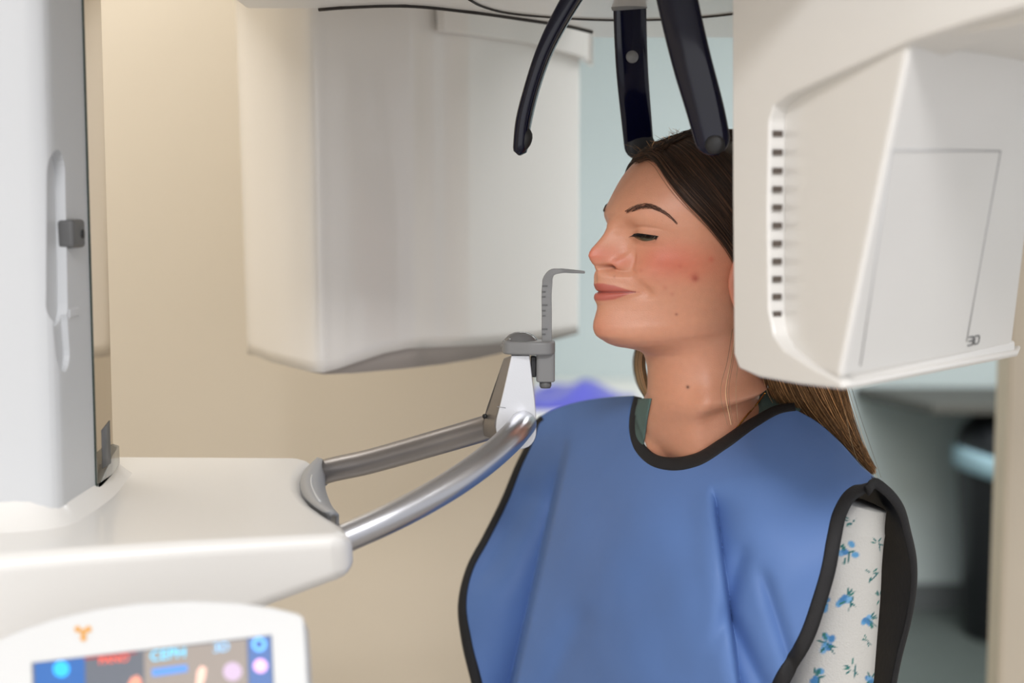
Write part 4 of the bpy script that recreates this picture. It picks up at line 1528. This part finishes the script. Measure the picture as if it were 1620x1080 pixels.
# ------------------------------------------------------------------ lead apron
tpsP = np.array([
    (1005, 627, 1.448), (998, 655, 1.425), (999, 690, 1.398), (1015, 725, 1.362), (1060, 742, 1.322), (1110, 733, 1.298), (1150, 708, 1.292), (1200, 672, 1.302), (1240, 652, 1.322),
    (900, 640, 1.535), (960, 630, 1.49), (852, 662, 1.56),
    (1262, 652, 1.334), (1320, 690, 1.305), (1370, 745, 1.265), (1400, 775, 1.238),
    (815, 740, 1.548), (765, 850, 1.525), (726, 960, 1.50), (748, 1080, 1.475), (770, 1250, 1.45),
    (900, 760, 1.455), (1000, 800, 1.325), (1100, 820, 1.262), (1200, 790, 1.232), (1280, 800, 1.225), (1250, 720, 1.270), (1320, 750, 1.255),
    (850, 900, 1.445), (950, 900, 1.335), (1050, 900, 1.258), (1150, 900, 1.215), (1250, 900, 1.195), (1310, 900, 1.192),
    (1350, 790, 1.225), (1330, 830, 1.208), (1305, 950, 1.188), (1285, 1010, 1.185), (1245, 1080, 1.188), (1190, 1250, 1.20),
    (850, 1080, 1.425), (950, 1080, 1.325), (1050, 1080, 1.248), (1150, 1080, 1.205), (900, 1250, 1.38), (1050, 1250, 1.25)], float)


def tps_fit(p):
    n = len(p)
    xy = p[:, :2] / 300.0
    d = np.linalg.norm(xy[:, None] - xy[None], axis=2)
    K = np.where(d > 0, d * d * np.log(d + 1e-12), 0) + np.eye(n) * 0.01
    A = np.zeros((n + 3, n + 3))
    A[:n, :n] = K
    A[:n, n:] = np.c_[np.ones(n), xy]
    A[n:, :n] = A[:n, n:].T
    b = np.zeros(n + 3)
    b[:n] = p[:, 2]
    s_ = np.linalg.solve(A, b)
    return xy, s_


TX, TS = tps_fit(tpsP)


def seg_dist(x, y, a, b):
    """signed perpendicular distance (positive to the left of a->b going down) and t"""
    a, b = np.array(a, float), np.array(b, float)
    d = b - a
    L = np.hypot(*d)
    d /= L
    t = ((x - a[0]) * d[0] + (y - a[1]) * d[1]) / L
    s_ = (x - a[0]) * (-d[1]) + (y - a[1]) * d[0]
    return s_, t


def apron_depth(x, y):
    x, y = np.asarray(x, float), np.asarray(y, float)
    q = np.stack([x.ravel(), y.ravel()], 1) / 300.0
    d = np.linalg.norm(q[:, None] - TX[None], axis=2)
    n = len(TX)
    z = (np.where(d > 0, d * d * np.log(d + 1e-12), 0) @ TS[:n]) + TS[n] + q @ TS[n + 1:]
    z = z.reshape(x.shape)
    # the long pleat on the far side
    s_, t = seg_dist(x, y, (908, 690), (818, 1080))
    amp = sstep(-0.02, 0.30, t)
    left = np.where(s_ > 0, s_, 0)
    z = z + amp * sstep(-2, 12, s_) * (0.058 * np.exp(-left / 36) + 0.028 * np.exp(-left / 110))
    z = z - amp * 0.006 * np.exp(-((s_ + 26) / 30)**2)
    # crease under the near collar bone
    s_, t = seg_dist(x, y, (1124, 762), (1168, 1090))
    amp = sstep(0.0, 0.18, t)
    z = z + amp * 0.024 * sstep(5, -5, s_) * np.exp(-np.where(s_ < 0, -s_, 0) / 42)
    z = z - amp * 0.004 * np.exp(-((s_ - 16) / 20)**2)
    # diagonal pulls towards the armhole
    for (a, b, h, wd_) in (((1205, 900), (1262, 1080), 0.005, 12), ((1150, 960), (1215, 1100), 0.005, 14), ((1180, 860), (1140, 1000), 0.004, 14), ((850, 760), (772, 900), 0.006, 22), ((1010, 860), (1060, 1060), 0.0030, 40), ((930, 960), (870, 1090), 0.005, 20)):
        s_, t = seg_dist(x, y, a, b)
        z = z + 1.5 * h * np.exp(-(s_ / wd_)**2) * sstep(-0.1, 0.2, t) * sstep(1.3, 0.9, t)
    z = z + 0.0012 * np.sin(x * 0.045 + 1.7 * np.sin(y * 0.02)) * np.sin(y * 0.028 + 0.6)
    return z


def A3(xy):
    xy = np.asarray(xy, float)
    z = apron_depth(xy[:, 0], xy[:, 1])
    return np.array([P(a, b, c) for (a, b), c in zip(xy, z)])


neckl = spl([(1005, 627), (999, 650), (997, 680), (1006, 712), (1030, 735), (1062, 743), (1105, 736), (1150, 709), (1200, 673), (1238, 653), (1258, 650)], 110)
leftp = spl([(1005, 627), (960, 630), (900, 641), (866, 654), (850, 664), (840, 690), (818, 735), (795, 790), (765, 850), (741, 895), (727, 955), (733, 1015), (748, 1080), (775, 1250)], 200)
rightp = spl([(1258, 650), (1290, 668), (1325, 698), (1360, 737), (1384, 764), (1370, 777), (1350, 790), (1337, 812), (1328, 850), (1319, 900), (1305, 950), (1285, 1008), (1247, 1076), (1180, 1250)], 200)
botl = spl([(775, 1250), (980, 1262), (1180, 1250)], 110)
NU, NV = 170, 170


def re(p, n): return np.stack([np.interp(np.linspace(0, 1, n), np.linspace(0, 1, len(p)), p[:, d]) for d in range(2)], 1)


nk, lf, rg, bo = re(neckl, NU), re(leftp, NV), re(rightp, NV), re(botl, NU)
u = np.linspace(0, 1, NU)[None, :, None]
v = np.linspace(0, 1, NV)[:, None, None]
C_ = (1 - v) * nk[None] + v * bo[None] + (1 - u) * lf[:, None] + u * rg[:, None] - ((1 - u) * (1 - v) * nk[0] + u * (1 - v) * nk[-1] + (1 - u) * v * bo[0] + u * v * bo[-1])
AV = A3(C_.reshape(-1, 2))
apron = mesh('lead_apron', AV, grid_faces(NV, NU), M['apron'], person, solid=0.0035, off=0)
apron['label'] = 'blue lead apron with black binding'


def binding(path, inward, width, name, lift=0.0025, n=140):
    p = re(np.asarray(path, float), n)
    d = np.gradient(p, axis=0)
    d /= np.linalg.norm(d, axis=1)[:, None]
    nn_ = np.stack([-d[:, 1], d[:, 0]], 1) * inward
    wv = width if not np.isscalar(width) else np.full(n, width)
    rowsx = []
    for q in (-0.14, 0.15, 0.5, 0.85, 1.0):
        pts = A3(p + nn_ * (wv * q)[:, None])
        lf_ = lift if 0.1 < q < 0.9 else lift * 0.35
        dr = pts - CAM
        dr /= np.linalg.norm(dr, axis=1)[:, None]
        rowsx.append(pts - dr * lf_)
    V = np.vstack(rowsx)
    return mesh(name, V, grid_faces(5, n), M['bind'], apron, solid=0.002, off=0)


binding(neckl, 1 if True else -1, np.interp(np.linspace(0, 1, 140), [0, .15, .45, .7, 1], [11, 15, 19, 17, 12]) * -1, 'neck_binding')
def near_i(p, q): return int(np.argmin(np.hypot(p[:, 0] - q[0], p[:, 1] - q[1])))
binding(leftp[near_i(leftp, (856, 660)):], 1, np.interp(np.linspace(0, 1, 140), [0, .2, .45, .6, 1], [7, 9, 9, 13, 17]) * -1, 'side_binding')
binding(rightp[near_i(rightp, (1384, 764)):], 1, np.interp(np.linspace(0, 1, 140), [0, .06, .2, .6, 1], [4, 18, 19, 20, 26]), 'armhole_binding')

# back panel: lining seen through the armhole
outer = np.array([P(*q) for q in [(1384, 764, 1.243), (1402, 776, 1.247), (1422, 800, 1.255), (1436, 845, 1.268), (1445, 890, 1.28), (1445, 930, 1.29), (1436, 985, 1.30), (1422, 1040, 1.305), (1413, 1085, 1.31), (1395, 1250, 1.32)]])
shc = np.array([P(*q) for q in [(1258, 651, 1.338), (1290, 669, 1.325), (1325, 699, 1.305), (1360, 738, 1.275), (1384, 764, 1.243)]])
innr = np.array([P(*q) for q in [(1258, 651, 1.338), (1255, 690, 1.40), (1250, 760, 1.46), (1245, 900, 1.50), (1240, 1080, 1.51), (1240, 1250, 1.51)]])
botb = np.array([innr[-1], (innr[-1] + outer[-1]) / 2 + np.array([0.02, 0.02, 0]), outer[-1]])
n1 = 60
tp_, lt_, rt_, bb_ = spl(shc, n1), spl(innr, n1), spl(outer, n1), spl(botb, n1)
u = np.linspace(0, 1, n1)[None, :, None]
v = np.linspace(0, 1, n1)[:, None, None]
Cb = (1 - v) * tp_[None] + v * bb_[None] + (1 - u) * lt_[:, None] + u * rt_[:, None] - ((1 - u) * (1 - v) * tp_[0] + u * (1 - v) * tp_[-1] + (1 - u) * v * bb_[0] + u * v * bb_[-1])
mesh('back_panel', Cb.reshape(-1, 3), grid_faces(n1, n1), M['lining'], apron, solid=0.004, off=0)
mesh('back_binding', *tube(spl(np.vstack([P(1372, 776, 1.232)[None], outer]), 80), 0.0052, 12, flat=0.45, up=(0.8, -0.5, 0.2)), M['bind'], apron)

# ------------------------------------------------------------------ clothes under the apron
sp = spl([P(1345, 790, 1.292), P(1332, 830, 1.292), P(1325, 880, 1.292), P(1322, 930, 1.295), P(1316, 1000, 1.298), P(1309, 1080, 1.30), P(1300, 1180, 1.305)], 220)
V, F = tube(sp, np.interp(np.linspace(0, 1, 220), [0, .1, .3, 1], [0.034, 0.0395, 0.0405, 0.0425]), 160, flat=1.0, up=(0, -1, 0))
nn_s = rng.random(2)
sl_ = mesh('blouse_sleeve', V, F, M['sleeve'], person)
sme = sl_.data
cc = np.array(sl_.location)
pc = np.array([v_.co[:] for v_ in sme.vertices]) + cc
qx, qy = proj(pc)
frontm = pc[:, 1] < np.interp(pc[:, 2], sp[::-1, 2], sp[::-1, 1]) + 0.01
pcol = np.tile(np.r_[lin((206, 204, 198)), 1.0], (len(pc), 1))
r2 = np.random.default_rng(3)


def dab(x0, y0, rx, ry, rgb, rot=0.0):
    dx, dy = qx - x0, qy - y0
    c_, s_ = math.cos(rot), math.sin(rot)
    e = ((dx * c_ + dy * s_) / rx)**2 + ((-dx * s_ + dy * c_) / ry)**2
    m_ = np.clip(1.6 - 1.2 * e, 0, 1) * frontm
    pcol[:, :3] = pcol[:, :3] * (1 - m_[:, None]) + lin(rgb) * m_[:, None]


for (x0, y0, sc, big) in [(1338, 876, 1.0, 1), (1379, 908, .8, 0), (1341, 948, 1.05, 1), (1376, 980, .85, 1), (1308, 1018, 1.1, 1), (1372, 1013, .6, 0), (1348, 1056, .9, 0), (1290, 1075, 1.1, 1), (1345, 822, .7, 0), (1330, 1110, 1, 1), (1378, 1075, .8, 1), (1300, 950, 1, 1), (1392, 945, .7, 0), (1388, 860, .7, 0)]:
    for k in range(5 if big else 0):
        dab(x0 + r2.normal(0, 4.5) * sc, y0 + r2.normal(0, 6) * sc, 5.0 * sc, 6.5 * sc, [(96, 158, 204), (74, 132, 184), (120, 172, 214)][k % 3], r2.random() * 3)
    for k in range(5):
        a_ = r2.random() * 6.28
        dab(x0 + 9 * sc * math.cos(a_), y0 + 12 * sc * math.sin(a_), 6.0 * sc, 1.7 * sc, [(44, 112, 112), (58, 124, 116)][k % 2], a_)
    dab(x0 + 5 * sc, y0 + 6 * sc, 1.4 * sc, 12 * sc, (40, 104, 108), r2.normal(0, .4))
ca2 = sme.color_attributes.new('print', 'FLOAT_COLOR', 'POINT')
ca2.data.foreach_set('color', pcol.astype(np.float32).ravel())
# white blouse on the torso, under the apron
rs = [i for i in range(NRW) if rowi[i] > 37.1 and V3[i, :, 2].mean() > 0.93]
tv = V3[rs]
tc_ = tv.mean(axis=1, keepdims=True)
tv = tc_ + (tv - tc_) * (1 + 0.006 / np.maximum(np.linalg.norm(tv - tc_, axis=2, keepdims=True), 0.02))
mesh('blouse', tv.reshape(-1, 3), grid_faces(len(rs), NCL, True), M['cotton'], person)
fsl = spl([np.array(fsh) + np.array([0.01, 0, 0.0]), (np.array(fsh) + np.array(fel)) / 2, np.array(fel)], 30)
mesh('blouse_sleeve', *tube(fsl, np.interp(np.linspace(0, 1, 30), [0, .3, 1], [0.030, 0.042, 0.043]), 40), M['cotton'], person)
# teal top showing at the neckline
def strip(inner, outer_, name, m, n=40, par=person, solid=0.002):
    a_, b_ = spl(inner, n), spl(outer_, n)
    V = np.vstack([a_ * (1 - t) + b_ * t for t in np.linspace(0, 1, 6)])
    return mesh(name, V, grid_faces(6, n), m, par, solid=solid, off=0)


strip([P(1132, 726, 1.306), P(1158, 700, 1.316), P(1182, 670, 1.332), P(1198, 640, 1.352), P(1204, 612, 1.372)],
      [P(1150, 735, 1.300), P(1195, 692, 1.306), P(1228, 668, 1.318), P(1256, 656, 1.34), P(1275, 640, 1.36)], 'teal_top', M['teal'])
def over_skin(a, b, Y, lift=0.003):
    h = hit(a, b, 0.0)
    if h is None or h[1] > Y: return P(a, b, Y)
    return P(a, b, h[1] - lift)


ta = spl([(1030, 630, 1.425), (1025, 655, 1.400), (1020, 690, 1.384), (1018, 714, 1.368), (1034, 730, 1.352)], 40)
tb_ = spl([(1008, 631, 1.452), (1003, 660, 1.427), (1001, 690, 1.402), (1006, 722, 1.380), (1020, 742, 1.362)], 40)
yin = np.array([over_skin(*q)[1] for q in ta])
yin = np.convolve(np.pad(yin, 4, 'edge'), np.ones(9) / 9, 'valid')
V = []
for t in np.linspace(0, 1, 14):
    for k in range(40):
        q = ta[k, :2] * (1 - t) + tb_[k, :2] * t
        yo = float(apron_depth(np.array([tb_[k, 0]]), np.array([tb_[k, 1]]))[0]) + 0.006
        y_ = yin[k] * (1 - t) + max(yo, yin[k]) * t
        h_ = hit(q[0], q[1], 0.0)
        if h_ is not None and h_[1] < 1.5: y_ = min(y_, h_[1] - 0.0025)
        V.append(P(*q, y_))
mesh('teal_top', V, grid_faces(14, 40), M['teal'], person, solid=0.0015, off=0)
# necklace
def chain(pts, lift):
    out = []
    for q in pts:
        h = hit(q[0], q[1], lift)
        out.append(h if h is not None else P(q[0], q[1], q[2]))
    return spl(out, 60)
nl = chain([(1210, 622, 1.32), (1196, 640, 1.31), (1180, 658, 1.305), (1160, 682, 1.30), (1138, 704, 1.30), (1116, 724, 1.30)], 0.0012)
V1 = tube(nl, 0.0007, 8)
beads = []
for q in nl[::3]:
    beads.append(lathe([(0.0, -0.0009), (0.0008, -0.0005), (0.0010, 0), (0.0008, 0.0005), (0.0, 0.0009)], q, 8))
nl2 = spl([P(1024, 648, 1.395), P(1018, 668, 1.390), P(1010, 696, 1.384), P(1030, 752, 1.345), P(1080, 760, 1.325), P(1116, 724, 1.30)], 40)
mesh('necklace', *join(V1, tube(nl2, 0.0009, 8), *beads), M['gold'], person)
# trousers and shoes
def leg_pair():
    out = []
    for sg in (1, -1):
        out.append(limb([bt_(0.0, 0.88, 0.07 * sg), bt_(0.005, 0.70, 0.082 * sg), bt_(0.01, 0.48, 0.085 * sg), bt_(0.0, 0.28, 0.085 * sg), bt_(0.0, 0.07, 0.085 * sg)], [0.088, 0.082, 0.06, 0.052, 0.048], 24, 30))
    rows_ = []
    for z, f_, b_, w_ in ((1.0, .085, -.095, .135), (0.94, .09, -.11, .155), (0.88, .092, -.12, .168), (0.82, .09, -.115, .17), (0.77, .07, -.09, .155)):
        a_ = np.linspace(0, 2 * np.pi, 32, endpoint=False)
        for t in a_:
            rows_.append(bt_((f_ + b_) / 2 + (f_ - b_) / 2 * math.cos(t), z, w_ * math.sin(t)))
    out.append((np.array(rows_), grid_faces(5, 32, True)))
    return join(*out)
mesh('trousers', *leg_pair(), M['trousers'], person)
for sg in (1, -1):
    rows_ = []
    for t, hgt, wd_ in ((-.085, .055, .028), (-.06, .085, .036), (0.0, .09, .038), (.05, .07, .042), (.11, .05, .045), (.15, .035, .036), (.165, .02, .015)):
        for a_ in np.linspace(0, 2 * np.pi, 20, endpoint=False):
            z_ = max(0.0015, hgt / 2 + hgt / 2 * math.sin(a_) * 1.0)
            rows_.append(bt_(t, z_, 0.085 * sg + wd_ * math.cos(a_)))
    mesh('shoe', np.array(rows_), grid_faces(7, 20, True) + [tuple(range(19, -1, -1)), tuple(6 * 20 + k for k in range(20))], M['shoe'], person)
